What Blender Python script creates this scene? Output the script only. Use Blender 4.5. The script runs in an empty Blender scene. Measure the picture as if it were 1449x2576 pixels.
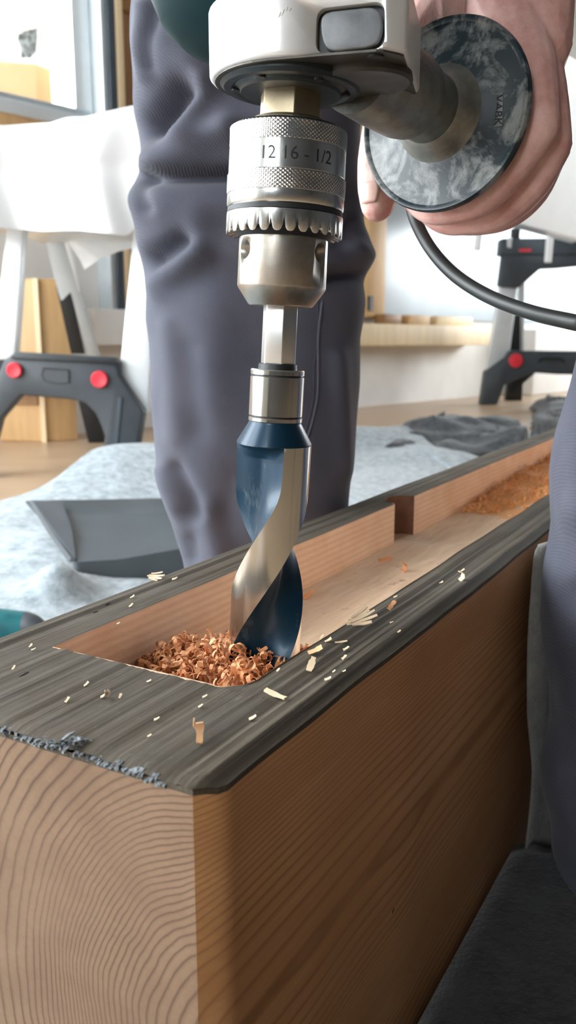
import bpy, bmesh, math, random
from mathutils import Vector, Matrix, noise as mnoise

random.seed(7)
PI = math.pi
scene = bpy.context.scene
COL = scene.collection

# ------------------------------------------------------------------ camera
CAMH = 0.436                      # camera height above the floor
FPX = 2123.0                      # focal length in pixels of the 1449 x 2576 frame
PITCH = math.atan(433.0 / FPX)    # looking down
cam_d = bpy.data.cameras.new('camera')
cam = bpy.data.objects.new('camera', cam_d)
COL.objects.link(cam)
cam.location = (0, 0, CAMH)
cam.rotation_euler = (PI / 2 - PITCH, 0, 0)
cam_d.sensor_fit = 'VERTICAL'
cam_d.sensor_height = 36.0
cam_d.lens = 36.0 * FPX / 2576.0
cam_d.clip_start = 0.01
cam_d.dof.use_dof = True
cam_d.dof.focus_distance = 0.44
cam_d.dof.aperture_fstop = 13.5
scene.camera = cam

# ------------------------------------------------------------------ world, exposure
world = bpy.data.worlds.new('overcast_sky')
scene.world = world
world.use_nodes = True
bg = world.node_tree.nodes['Background']
bg.inputs['Color'].default_value = (0.92, 0.97, 1.0, 1)
bg.inputs['Strength'].default_value = 7.0
vs = scene.view_settings
vs.view_transform = 'Standard'
vs.look = 'None'
vs.gamma = 1.0
vs.use_curve_mapping = False
vs.exposure = 1.38

def portal(name, loc, rot, sx, sy):
    l = bpy.data.lights.new(name, 'AREA')
    l.shape = 'RECTANGLE'; l.size = sx; l.size_y = sy
    l.cycles.is_portal = True
    o = bpy.data.objects.new(name, l); COL.objects.link(o)
    o.location = loc; o.rotation_euler = rot
    return o
portal('daylight_side_windows', (-2.57, 0.7, 1.51), (0, -PI / 2, 0), 2.25, 3.2)
portal('daylight_rear_window', (-2.0, -3.37, 1.95), (PI / 2, 0, PI), 1.2, 1.3)
portal('added_far_window', (4.97, 8.0, 1.7), (0, PI / 2, 0), 1.7, 5.0)  # unseen window, added to brighten the far room and the hand's edge

# ------------------------------------------------------------------ pixel helpers (rays of the photograph's camera)
CP, SP = math.cos(PITCH), math.sin(PITCH)
CAM = Vector((0, 0, CAMH))
def ray(x, y):
    a = (x - 724.5) / FPX; b = (1288 - y) / FPX
    return Vector((a, CP + b * SP, -SP + b * CP))
def atY(x, y, Y):
    r = ray(x, y); return CAM + r * (Y / r.y)
def atZ(x, y, z):
    r = ray(x, y); return CAM + r * ((z - CAMH) / r.z)
def atD(x, y, d):
    return CAM + ray(x, y) * d
def atPl(x, y, p0, n):
    r = ray(x, y); return CAM + r * ((p0 - CAM).dot(n) / r.dot(n))
def proj(P):
    q = P - CAM
    d = q.y * CP - q.z * SP
    return 724.5 + FPX * q.x / d, 1288 - FPX * (q.y * SP + q.z * CP) / d

# ------------------------------------------------------------------ object helpers
def mk(name, verts, faces, mats, parent=None, smooth=False, midx=None, auto=None):
    me = bpy.data.meshes.new(name)
    me.from_pydata([tuple(v) for v in verts], [], faces)
    if not isinstance(mats, (list, tuple)): mats = [mats]
    for m in mats: me.materials.append(m)
    if midx: me.polygons.foreach_set('material_index', midx)
    if smooth: me.polygons.foreach_set('use_smooth', [True] * len(me.polygons))
    me.update()
    o = bpy.data.objects.new(name, me); COL.objects.link(o)
    fixn(me)
    if smooth and auto:
        me.set_sharp_from_angle(angle=math.radians(auto))
    if parent: setp(o, parent)
    return o
def fixn(me):
    bm = bmesh.new(); bm.from_mesh(me)
    bmesh.ops.recalc_face_normals(bm, faces=bm.faces)
    bm.to_mesh(me); bm.free()
def setp(o, parent):
    o.parent = parent
    if parent.type == 'EMPTY' and not parent.get('_local'):
        o.matrix_parent_inverse = Matrix.Translation(-parent.location)
def thing(name, label, cat, loc, group=None):
    o = bpy.data.objects.new(name, None); COL.objects.link(o)
    o.location = loc; o.empty_display_size = 0.05
    return tag(o, label, cat, group)
def tag(o, label, cat, group=None, kind=None):
    o['label'] = label; o['category'] = cat
    if group: o['group'] = group
    if kind: o['kind'] = kind
    return o
def struct(o, label=None, cat=None):
    o['kind'] = 'structure'
    if label: o['label'] = label
    if cat: o['category'] = cat
    return o

def box_vf(x0, x1, y0, y1, z0, z1):
    v = [(x, y, z) for x in (x0, x1) for y in (y0, y1) for z in (z0, z1)]
    f = [(0, 1, 3, 2), (4, 6, 7, 5), (0, 4, 5, 1), (2, 3, 7, 6), (0, 2, 6, 4), (1, 5, 7, 3)]
    return v, f
def obox(name, c, ax, ay, az, mats, parent=None, bev=0.0):
    """box from centre and three half-axis vectors"""
    v = [c + ax * i + ay * j + az * k for i in (-1, 1) for j in (-1, 1) for k in (-1, 1)]
    f = [(0, 1, 3, 2), (4, 6, 7, 5), (0, 4, 5, 1), (2, 3, 7, 6), (0, 2, 6, 4), (1, 5, 7, 3)]
    o = mk(name, v, f, mats, parent)
    if bev: bevel(o, bev)
    return o
def bevel(o, w, seg=2, ang=35):
    bm = bmesh.new(); bm.from_mesh(o.data)
    es = [e for e in bm.edges if len(e.link_faces) == 2 and e.calc_face_angle(0) > math.radians(ang)]
    bmesh.ops.bevel(bm, geom=es, offset=w, segments=seg, affect='EDGES', profile=0.5, clamp_overlap=True)
    for f in bm.faces: f.smooth = True
    bm.to_mesh(o.data); bm.free()
    o.data.set_sharp_from_angle(angle=math.radians(50))
def prism(name, poly, ext, mats, parent=None, bev=0.0):
    """poly: list of Vector (planar-ish outline), ext: Vector extrusion"""
    n = len(poly)
    v = list(poly) + [p + ext for p in poly]
    f = [tuple(range(n)), tuple(range(2 * n - 1, n - 1, -1))]
    f += [(i, (i + 1) % n, n + (i + 1) % n, n + i) for i in range(n)]
    o = mk(name, v, f, mats, parent)
    if bev: bevel(o, bev)
    return o
def pprism(name, pts, Y, t, mats, parent=None, bev=0.0):
    """outline from photograph points standing on the vertical plane at distance Y, with thickness t away from the viewer"""
    poly = [atY(p[0], p[1], p[2] if len(p) > 2 else Y) for p in pts]
    return prism(name, poly, Vector((0, t, 0)), mats, parent, bev)
def frame_of(d):
    d = d.normalized()
    a = Vector((0, 0, 1)) if abs(d.z) < 0.9 else Vector((1, 0, 0))
    x = d.cross(a).normalized(); y = d.cross(x).normalized()
    return x, y
def rings_mesh(name, rings, mats, parent=None, cap=True, smooth=True, midx=None, auto=None):
    n = len(rings[0]); v = [p for r in rings for p in r]; f = []
    for i in range(len(rings) - 1):
        for j in range(n):
            f.append((i * n + j, i * n + (j + 1) % n, (i + 1) * n + (j + 1) % n, (i + 1) * n + j))
    if cap:
        f.append(tuple(range(n))); f.append(tuple((len(rings) - 1) * n + j for j in range(n)))
    if midx and cap: midx = midx + [0, 0]
    return mk(name, v, f, mats, parent, smooth, midx, auto)
def lathe(name, prof, org, axis, mats, parent=None, n=64, auto=30, cap=True, xdir=None):
    """prof: list of (r, t): radius at org + axis*t"""
    axis = axis.normalized()
    if xdir is None: X, Y = frame_of(axis)
    else:
        X = (xdir - axis * xdir.dot(axis)).normalized(); Y = axis.cross(X)
    rings = []
    for r, t in prof:
        rings.append([org + axis * t + X * (r * math.cos(2 * PI * k / n)) + Y * (r * math.sin(2 * PI * k / n)) for k in range(n)])
    return rings_mesh(name, rings, mats, parent, cap, True, None, auto)
def tube(name, pts, rad, mats, parent=None, n=12, sub=8):
    P = catmull(pts, sub)
    R = rad if isinstance(rad, list) else [rad] * len(pts)
    R = [a[0] for a in catmull([Vector((r, 0, 0)) for r in R], sub)]
    rings = []; X = None
    for i, p in enumerate(P):
        d = (P[min(i + 1, len(P) - 1)] - P[max(i - 1, 0)]).normalized()
        if X is None: X, _ = frame_of(d)
        X = (X - d * X.dot(d)).normalized(); Yv = d.cross(X)
        rings.append([p + X * (R[i] * math.cos(2 * PI * k / n)) + Yv * (R[i] * math.sin(2 * PI * k / n)) for k in range(n)])
    return rings_mesh(name, rings, mats, parent, True, True, None, 60)
def catmull(pts, sub):
    out = []
    for i in range(len(pts) - 1):
        p0 = pts[max(i - 1, 0)]; p1 = pts[i]; p2 = pts[i + 1]; p3 = pts[min(i + 2, len(pts) - 1)]
        for s in range(sub):
            t = s / sub
            out.append(0.5 * ((2 * p1) + (p2 - p0) * t + (2 * p0 - 5 * p1 + 4 * p2 - p3) * t * t + (3 * p1 - p0 - 3 * p2 + p3) * t ** 3))
    out.append(pts[-1].copy())
    return out
def lerp_tab(tab, x):
    if x <= tab[0][0]: return tab[0][1]
    for (a, b), (c, d) in zip(tab, tab[1:]):
        if x <= c: return b + (d - b) * (x - a) / (c - a)
    return tab[-1][1]
def smooth_tab(tab, x, w):
    return sum(lerp_tab(tab, x + k * w / 4) * wt for k, wt in ((-4, 1), (-2, 2), (0, 3), (2, 2), (4, 1))) / 9.0

# ------------------------------------------------------------------ materials
class NT:
    def __init__(s, name):
        s.m = bpy.data.materials.new(name); s.m.use_nodes = True
        s.t = s.m.node_tree; s.b = s.t.nodes['Principled BSDF']
        s.L = s.t.links.new
    def n(s, ty, **k):
        nd = s.t.nodes.new(ty)
        for a, b in k.items(): setattr(nd, a, b)
        return nd
    def coord(s, scale=(1, 1, 1), rot=(0, 0, 0), kind='Object'):
        c = s.n('ShaderNodeTexCoord'); mp = s.n('ShaderNodeMapping')
        mp.inputs['Scale'].default_value = scale; mp.inputs['Rotation'].default_value = rot
        s.L(c.outputs[kind], mp.inputs['Vector']); return mp.outputs['Vector']
    def noise(s, vec, scale, detail=4, rough=0.55, dist=0.0):
        nd = s.n('ShaderNodeTexNoise'); nd.inputs['Scale'].default_value = scale
        nd.inputs['Detail'].default_value = detail; nd.inputs['Roughness'].default_value = rough
        nd.inputs['Distortion'].default_value = dist
        s.L(vec, nd.inputs['Vector']); return nd.outputs['Fac']
    def ramp(s, fac, stops):
        r = s.n('ShaderNodeValToRGB'); e = r.color_ramp.elements
        while len(e) < len(stops): e.new(0.5)
        for el, (p, c) in zip(e, stops):
            el.position = p; el.color = (c[0], c[1], c[2], 1) if isinstance(c, (tuple, list)) else (c, c, c, 1)
        s.L(fac, r.inputs['Fac']); return r.outputs['Color']
    def math(s, op, a, b=None, c=None):
        nd = s.n('ShaderNodeMath', operation=op)
        for i, v in enumerate((a, b, c)):
            if v is None: continue
            if isinstance(v, (int, float)): nd.inputs[i].default_value = v
            else: s.L(v, nd.inputs[i])
        return nd.outputs[0]
    def mix(s, fac, a, b, mode='MIX'):
        nd = s.n('ShaderNodeMix', data_type='RGBA', blend_type=mode)
        for sock, v in ((nd.inputs[0], fac), (nd.inputs[6], a), (nd.inputs[7], b)):
            if isinstance(v, (int, float)): sock.default_value = v
            elif isinstance(v, (tuple, list)): sock.default_value = (v[0], v[1], v[2], 1)
            else: s.L(v, sock)
        return nd.outputs[2]
    def bump(s, h, strength, dist):
        nd = s.n('ShaderNodeBump'); nd.inputs['Strength'].default_value = strength
        nd.inputs['Distance'].default_value = dist
        s.L(h, nd.inputs['Height']); s.L(nd.outputs['Normal'], s.b.inputs['Normal']); return nd
    def set(s, **k):
        for a, v in k.items():
            nm = {'color': 'Base Color', 'rough': 'Roughness', 'metal': 'Metallic', 'spec': 'Specular IOR Level',
                  'sss': 'Subsurface Weight', 'sheen': 'Sheen Weight', 'coat': 'Coat Weight', 'aniso': 'Anisotropic',
                  'trans': 'Transmission Weight', 'alpha': 'Alpha'}[a]
            i = s.b.inputs[nm]
            if isinstance(v, (int, float)): i.default_value = v
            elif isinstance(v, (tuple, list)): i.default_value = (v[0], v[1], v[2], 1)
            else: s.L(v, i)
        return s
def pbr(name, color, rough=0.5, metal=0.0, var=0.15, vscale=30, bump=0.0, bscale=200, bdist=0.001, stretch=(1, 1, 1), spec=None):
    t = NT(name); v = t.coord(stretch)
    n1 = t.noise(v, vscale)
    lo = tuple(c * (1 - var) for c in color); hi = tuple(min(1, c * (1 + var)) for c in color)
    t.set(color=t.ramp(n1, [(0.3, lo), (0.7, hi)]), rough=rough, metal=metal)
    if spec is not None: t.set(spec=spec)
    if bump: t.bump(t.noise(v, bscale, 5), bump, bdist)
    return t.m

M = {}
M['plaster'] = pbr('white_plaster', (0.78, 0.77, 0.74), 0.85, var=0.05, vscale=4)
M['cream'] = pbr('cream_plaster', (0.78, 0.72, 0.60), 0.85, var=0.05, vscale=4)
M['ceiling'] = pbr('ceiling_timber', (0.16, 0.155, 0.15), 0.9, var=0.03, vscale=2)
M['brown_wall'] = pbr('dark_boarded_wall', (0.07, 0.07, 0.07), 0.8, var=0.1, vscale=4)
M['sheet'] = pbr('white_sheet', (0.88, 0.89, 0.90), 0.8, var=0.02, vscale=8, bump=0.1, bscale=60, bdist=0.003)
M['film'] = pbr('thin_white_film', (0.78, 0.80, 0.80), 0.6, var=0.04, vscale=12, bump=0.2, bscale=14, bdist=0.01)
M['alu'] = pbr('pale_aluminium', (0.80, 0.84, 0.86), 0.38, 0.35, var=0.04, vscale=10)
M['alu_grey'] = pbr('grey_aluminium', (0.50, 0.55, 0.58), 0.4, 0.3, var=0.06, vscale=10)
M['dark_frame'] = pbr('anthracite_frame', (0.045, 0.06, 0.075), 0.45, 0.0, var=0.1, vscale=10)
M['plastic'] = pbr('charcoal_plastic', (0.045, 0.055, 0.065), 0.5, 0.0, var=0.15, vscale=14, bump=0.15, bscale=300)
M['black_plastic'] = pbr('black_plastic', (0.012, 0.014, 0.016), 0.5, var=0.2, vscale=30)
M['red'] = pbr('red_plastic', (0.75, 0.035, 0.055), 0.45, var=0.08, vscale=60)
M['pine'] = pbr('honey_pine', (0.66, 0.42, 0.20), 0.55, var=0.12, vscale=6, stretch=(6, 6, 0.6))
M['pine_pale'] = pbr('pale_pine', (0.80, 0.62, 0.38), 0.55, var=0.08, vscale=6, stretch=(5, 5, 0.6))
M['pine_dark'] = pbr('brown_oak', (0.30, 0.15, 0.055), 0.5, var=0.12, vscale=8, stretch=(5, 5, 0.6))
M['cavity'] = pbr('dark_brown_panel', (0.10, 0.035, 0.018), 0.6, var=0.2, vscale=10)
M['card'] = pbr('kraft_cardboard', (0.40, 0.26, 0.14), 0.8, var=0.04, vscale=10)
M['skirt_grey'] = pbr('grey_board', (0.55, 0.57, 0.55), 0.7, var=0.05, vscale=10)

def mat_floor():
    t = NT('oak_floor'); v = t.coord((1.2, 14, 1), rot=(0, 0, 0.0))
    n1 = t.noise(v, 2.2, 6); n2 = t.noise(t.coord(), 1.3, 2)
    c = t.mix(t.ramp(n1, [(0.3, 0.0), (0.7, 1.0)]), (0.44, 0.29, 0.17), (0.60, 0.43, 0.28))
    t.set(color=t.mix(t.math('MULTIPLY', n2, 0.3), c, (0.5, 0.42, 0.34)), rough=0.34, spec=0.5)
    t.bump(n1, 0.05, 0.002); return t.m
M['floor'] = mat_floor()
def mat_felt(name, a, b, sc=260):
    t = NT(name); v = t.coord()
    n1 = t.noise(v, 38, 6, 0.72); n2 = t.noise(v, sc, 3)
    t.set(color=t.mix(t.ramp(n1, [(0.32, 0.0), (0.62, 1.0)]), a, b), rough=0.95, sheen=0.25)
    t.bump(t.math('ADD', t.math('MULTIPLY', n1, 0.6), t.math('MULTIPLY', n2, 0.5)), 0.55, 0.004); return t.m
M['felt'] = mat_felt('pale_blue_grey_fleece', (0.17, 0.215, 0.24), (0.42, 0.49, 0.535))
M['felt_dark'] = mat_felt('charcoal_fleece', (0.018, 0.021, 0.024), (0.085, 0.095, 0.105))
M['felt_grey'] = mat_felt('warm_grey_cloth', (0.12, 0.116, 0.105), (0.20, 0.193, 0.175))

PITH = (0.0, 0.0)
def mat_beam(name, c0, c1, cs, cd):
    """larch: growth rings around a pith running along local x"""
    t = NT(name)
    c = t.n('ShaderNodeTexCoord'); sx = t.n('ShaderNodeSeparateXYZ'); t.L(c.outputs['Object'], sx.inputs[0])
    big = t.noise(t.coord((0.03, 1, 1)), 9, 2, 0.45)
    mid = t.noise(t.coord((0.03, 1, 1)), 34, 2, 0.5)
    dy = t.math('SUBTRACT', sx.outputs['Y'], PITH[0]); dz = t.math('SUBTRACT', sx.outputs['Z'], PITH[1])
    r = t.math('SQRT', t.math('ADD', t.math('MULTIPLY', dy, dy), t.math('MULTIPLY', dz, dz)))
    r = t.math('ADD', r, t.math('MULTIPLY', big, 0.016))
    r = t.math('ADD', r, t.math('MULTIPLY', mid, 0.0060))
    # ring spacing varies slowly with the radius
    r2 = t.math('ADD', t.math('MULTIPLY', r, 300.0), t.math('MULTIPLY', t.math('SINE', t.math('MULTIPLY', r, 62.0)), 2.3))
    fr = t.math('FRACT', r2)
    ring = t.ramp(fr, [(0.0, 0.55), (0.10, 0.06), (0.55, 0.0), (0.78, 0.30), (0.93, 1.0), (1.0, 0.55)])
    streak = t.noise(t.coord((3.0, 90, 130)), 4.0, 4, 0.6)
    patch = t.noise(t.coord((2.0, 10, 14)), 3.0, 3)
    base = t.mix(t.ramp(patch, [(0.3, 0.0), (0.7, 1.0)]), c0, c1)
    base = t.mix(t.math('MULTIPLY', t.ramp(streak, [(0.35, 0.0), (0.7, 1.0)]), 0.35), base, cs)
    sepr = t.n('ShaderNodeRGBToBW'); t.L(ring, sepr.inputs[0])
    strong = t.ramp(t.noise(t.coord((1, 1, 1)), 14, 2), [(0.35, 0.45), (0.65, 0.85)])
    sb = t.n('ShaderNodeRGBToBW'); t.L(strong, sb.inputs[0])
    col = t.mix(t.math('MULTIPLY', sepr.outputs[0], sb.outputs[0]), base, cd)
    t.set(color=col, rough=0.5, spec=0.35)
    t.bump(t.math('SUBTRACT', t.math('MULTIPLY', streak, 0.5), t.math('MULTIPLY', sepr.outputs[0], 0.3)), 0.12, 0.0006)
    return t.m
def mat_weathered():
    t = NT('weathered_grey_timber')
    g = t.noise(t.coord((3.0, 230, 60)), 3.0, 6, 0.65)
    g2 = t.noise(t.coord((2.0, 34, 20)), 3.0, 5, 0.6)
    blot = t.noise(t.coord((1, 1.6, 1)), 16, 4)
    c = t.mix(t.ramp(g, [(0.3, 0.0), (0.72, 1.0)]), (0.032, 0.025, 0.017), (0.122, 0.097, 0.067))
    c = t.mix(t.math('MULTIPLY', t.ramp(g2, [(0.35, 0.0), (0.7, 1.0)]), 0.45), c, (0.062, 0.052, 0.038))
    c = t.mix(t.math('MULTIPLY', t.ramp(blot, [(0.45, 0.0), (0.75, 1.0)]), 0.35), c, (0.16, 0.145, 0.125))
    pale = t.noise(t.coord((8, 60, 30)), 14, 3)
    c = t.mix(t.math('MULTIPLY', t.ramp(pale, [(0.66, 0.0), (0.74, 1.0)]), 0.25), c, (0.33, 0.31, 0.28))
    t.set(color=c, rough=0.78, spec=0.3)
    t.bump(t.math('ADD', g, t.math('MULTIPLY', g2, 0.7)), 0.45, 0.0010)
    return t.m
def mat_mortise():
    t = NT('chiselled_larch')
    g = t.noise(t.coord((6, 60, 8)), 4, 5); r = t.noise(t.coord((1, 1, 3.0)), 60, 4, 0.7)
    w = t.n('ShaderNodeTexWave', wave_type='BANDS', bands_direction='Z'); w.inputs['Scale'].default_value = 62
    w.inputs['Distortion'].default_value = 1.2; w.inputs['Detail'].default_value = 2
    t.L(t.coord((0.35, 0.4, 1)), w.inputs['Vector'])
    c = t.mix(t.ramp(g, [(0.3, 0.0), (0.7, 1.0)]), (0.80, 0.54, 0.36), (0.92, 0.71, 0.54))
    c = t.mix(t.math('MULTIPLY', w.outputs['Fac'], 0.30), c, (0.60, 0.33, 0.18))
    t.set(color=c, rough=0.6, spec=0.3)
    t.bump(t.math('ADD', t.math('MULTIPLY', r, 1.0), t.math('MULTIPLY', g, 0.4)), 0.35, 0.0015); return t.m
def mat_mfloor():
    t = NT('routed_larch_floor')
    g = t.noise(t.coord((5, 40, 8)), 4, 5); r = t.noise(t.coord(), 55, 4, 0.7)
    c = t.mix(t.ramp(g, [(0.3, 0.0), (0.7, 1.0)]), (0.64, 0.46, 0.31), (0.80, 0.61, 0.43))
    c = t.mix(t.math('MULTIPLY', t.ramp(r, [(0.62, 0.0), (0.72, 1.0)]), 0.7), c, (0.38, 0.17, 0.08))
    t.set(color=c, rough=0.7, spec=0.25); t.bump(r, 0.5, 0.002); return t.m

def mat_steel(name, col, rough, grime=0.35, gcol=(0.25, 0.20, 0.13), gsc=60, pits=True, aniso_z=False):
    t = NT(name)
    n1 = t.noise(t.coord(), gsc, 5, 0.65)
    n2 = t.noise(t.coord((1, 1, 0.12) if not aniso_z else (1, 1, 12)), 900 if not aniso_z else 120, 2)
    g = t.ramp(n1, [(0.42, 0.0), (0.72, grime)])
    t.set(color=t.mix(g, col, gcol), metal=1.0)
    t.set(rough=t.math('ADD', t.math('MULTIPLY', n1, 0.22), rough - 0.11))
    if pits: t.bump(t.math('ADD', n1, t.math('MULTIPLY', n2, 0.35)), 0.10, 0.0006)
    return t.m
M['chuck'] = mat_steel('worn_chuck_steel', (0.60, 0.62, 0.62), 0.23, 0.45, (0.28, 0.25, 0.20), 70)
M['chuck_low'] = mat_steel('worn_brown_steel', (0.40, 0.375, 0.335), 0.36, 0.6, (0.25, 0.19, 0.13), 90)
M['spindle'] = mat_steel('brassy_spindle', (0.62, 0.52, 0.36), 0.38, 0.35, (0.3, 0.23, 0.13), 120)
M['bit_steel'] = mat_steel('ground_bit_steel', (0.58, 0.58, 0.56), 0.15, 0.15, (0.45, 0.40, 0.32), 14, False, True)
M['shank'] = mat_steel('bright_shank_steel', (0.62, 0.63, 0.63), 0.34, 0.12, (0.4, 0.4, 0.4), 40)
def mat_blue():
    t = NT('blue_black_flute')
    s = t.noise(t.coord((1, 1, 0.25)), 70, 5, 0.7)
    c = t.mix(t.ramp(s, [(0.56, 0.0), (0.78, 0.8)]), (0.006, 0.030, 0.058), (0.16, 0.21, 0.24))
    t.set(color=c, rough=0.30, metal=0.15, spec=0.28, coat=0.05); return t.m
M['blue'] = mat_blue()
M['groove'] = pbr('dark_groove', (0.02, 0.022, 0.025), 0.5, 0.3, var=0.2)
def mat_cast():
    t = NT('silver_cast_housing')
    n1 = t.noise(t.coord(), 40, 4); n2 = t.noise(t.coord(), 900, 2)
    t.set(color=t.mix(t.ramp(n1, [(0.5, 0.0), (0.8, 0.25)]), (0.86, 0.87, 0.87), (0.55, 0.52, 0.46)), metal=0.30, rough=0.30)
    t.bump(n2, 0.08, 0.0004); return t.m
M['cast'] = mat_cast()
M['cast_tube'] = mat_steel('grimy_cast_tube', (0.34, 0.34, 0.31), 0.5, 0.6, (0.13, 0.115, 0.09), 70)
M['grime'] = pbr('shaded_oily_underside', (0.075, 0.068, 0.058), 0.45, 0.5, var=0.35, vscale=60)  # dark tone holds the shade below the head as well as oily grime
M['bearing'] = pbr('black_bearing_ring', (0.018, 0.024, 0.027), 0.45, 0.2, var=0.25, vscale=60, bump=0.2, bscale=200)
def mat_disc():
    t = NT('dusty_blue_black_guard')
    a = t.noise(t.coord(), 42, 6, 0.68, 0.6); b = t.noise(t.coord(), 190, 4, 0.6)
    m = t.math('ADD', t.math('MULTIPLY', a, 0.8), t.math('MULTIPLY', b, 0.2))
    f = t.ramp(m, [(0.485, 0.0), (0.60, 0.9)])
    t.set(color=t.mix(f, (0.008, 0.020, 0.027), (0.23, 0.245, 0.24)), rough=0.42, spec=0.5)
    t.bump(m, 0.1, 0.0008); return t.m
M['disc'] = mat_disc()
M['button'] = pbr('dull_grey_zinc', (0.15, 0.16, 0.17), 0.5, 0.3, var=0.22, vscale=90, bump=0.15, bscale=300)
M['teal_housing'] = pbr('dark_teal_housing', (0.001, 0.020, 0.024), 0.6, var=0.2, vscale=12, spec=0.15)
M['rubber'] = pbr('black_rubber_cord', (0.010, 0.014, 0.014), 0.5, var=0.2, vscale=60)
def mat_skin():
    t = NT('ruddy_skin')
    a = t.noise(t.coord(), 45, 4, 0.6); b = t.noise(t.coord(), 700, 3); cc = t.noise(t.coord(), 160, 4)
    c = t.mix(t.ramp(a, [(0.35, 0.0), (0.7, 1.0)]), (0.54, 0.27, 0.235), (0.74, 0.49, 0.44))
    t.set(color=c, rough=0.5, sss=0.12, spec=0.4)
    t.b.inputs['Subsurface Radius'].default_value = (0.006, 0.002, 0.001)
    t.b.inputs['Subsurface Scale'].default_value = 1.0
    t.bump(t.math('ADD', b, t.math('MULTIPLY', cc, 1.5)), 0.22, 0.0009); return t.m
M['skin'] = mat_skin()
M['nail'] = pbr('finger_nail', (0.66, 0.43, 0.37), 0.32, var=0.05, vscale=80)
def mat_trouser():
    t = NT('dark_blue_grey_twill')
    a = t.noise(t.coord(), 7, 4); fade = t.noise(t.coord((1, 1, 0.5)), 22, 3)
    w = t.n('ShaderNodeTexWave', wave_type='BANDS', bands_direction='DIAGONAL'); w.inputs['Scale'].default_value = 250
    w.inputs['Distortion'].default_value = 2.0; w.inputs['Detail'].default_value = 1.0
    t.L(t.coord((1, 0.3, 1)), w.inputs['Vector'])
    c = t.mix(t.ramp(a, [(0.35, 0.0), (0.7, 1.0)]), (0.060, 0.064, 0.086), (0.092, 0.097, 0.126))
    c = t.mix(t.math('MULTIPLY', t.ramp(fade, [(0.5, 0.0), (0.75, 1.0)]), 0.30), c, (0.135, 0.13, 0.155))
    c = t.mix(t.math('MULTIPLY', w.outputs['Fac'], 0.25), c, (0.035, 0.036, 0.05))
    t.set(color=c, rough=0.9, sheen=0.08, spec=0.15)
    h = t.math('ADD', w.outputs['Fac'], t.math('MULTIPLY', t.noise(t.coord(), 500, 2), 0.5))
    t.bump(h, 0.25, 0.0006); return t.m
M['trouser'] = mat_trouser()
M['thread'] = pbr('seam_thread', (0.045, 0.045, 0.06), 0.9, var=0.1)
M['boot'] = pbr('black_work_boot', (0.012, 0.012, 0.013), 0.6, var=0.2, vscale=40, bump=0.3)
M['cover'] = pbr('slate_grey_plastic', (0.045, 0.06, 0.07), 0.40, var=0.08, vscale=18, bump=0.06, bscale=500)
M['teal'] = pbr('teal_grip', (0.01, 0.14, 0.16), 0.5, var=0.3, vscale=50)
M['shaving'] = pbr('orange_larch_shaving', (0.62, 0.29, 0.13), 0.65, var=0.22, vscale=120)
M['sawdust'] = pbr('ochre_sawdust', (0.68, 0.34, 0.13), 0.8, var=0.2, vscale=150)
M['chip_pale'] = pbr('pale_wood_chip', (0.66, 0.50, 0.33), 0.7, var=0.1, vscale=150)
M['chip_orange'] = pbr('orange_wood_chip', (0.70, 0.40, 0.20), 0.7, var=0.12, vscale=150)
def mat_glass(name, tint, refl):
    t = NT(name); t.t.nodes.remove(t.b)
    out = [n for n in t.t.nodes if n.type == 'OUTPUT_MATERIAL'][0]
    tr = t.n('ShaderNodeBsdfTransparent'); tr.inputs[0].default_value = tint
    gl = t.n('ShaderNodeBsdfGlossy'); gl.inputs['Roughness'].default_value = 0.04
    mx = t.n('ShaderNodeMixShader'); mx.inputs[0].default_value = refl
    t.L(tr.outputs[0], mx.inputs[1]); t.L(gl.outputs[0], mx.inputs[2]); t.L(mx.outputs[0], out.inputs[0])
    return t.m
M['glass'] = mat_glass('window_glass', (0.97, 0.99, 0.98, 1), 0.06)
M['grey_glass'] = pbr('dusty_grey_pane', (0.36, 0.42, 0.46), 0.3, 0.0, var=0.12, vscale=3, spec=0.6)
def mat_smoky():
    t = NT('smudged_film'); n = t.noise(t.coord(), 40, 4)
    tl = t.n('ShaderNodeBsdfTranslucent'); t.L(t.ramp(n, [(0.35, 0.08), (0.65, 0.35)]), tl.inputs[0])
    tr = t.n('ShaderNodeBsdfTransparent'); tr.inputs[0].default_value = (0.5, 0.52, 0.52, 1)
    mx = t.n('ShaderNodeMixShader'); mx.inputs[0].default_value = 0.6
    out = [q for q in t.t.nodes if q.type == 'OUTPUT_MATERIAL'][0]
    t.t.nodes.remove(t.b)
    t.L(tr.outputs[0], mx.inputs[1]); t.L(tl.outputs[0], mx.inputs[2]); t.L(mx.outputs[0], out.inputs[0]); return t.m
M['smoky'] = mat_smoky()

# ------------------------------------------------------------------ the room
H = 2.75
WD = Vector((0.673, 0.740, 0)).normalized()      # along the back wall, to the right and away
WN = Vector((WD.y, -WD.x, 0))                    # out of the back wall, towards the room
W0 = Vector((-1.0, 3.98, 0))
def wallp(x, y, off=0.0):
    return atPl(x, y, W0 + WN * off, WN)
def WS(p): return (p - W0).dot(WD)
def wpt(s, h, off=0.0): return W0 + WD * s + WN * off + Vector((0, 0, h))
def wbox(name, s0, s1, h0, h1, o0, o1, mats, parent=None, bev=0.0):
    c = wpt((s0 + s1) / 2, (h0 + h1) / 2, (o0 + o1) / 2)
    return obox(name, c, WD * (s1 - s0) / 2, WN * (o1 - o0) / 2, Vector((0, 0, (h1 - h0) / 2)), mats, parent, bev)

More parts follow.
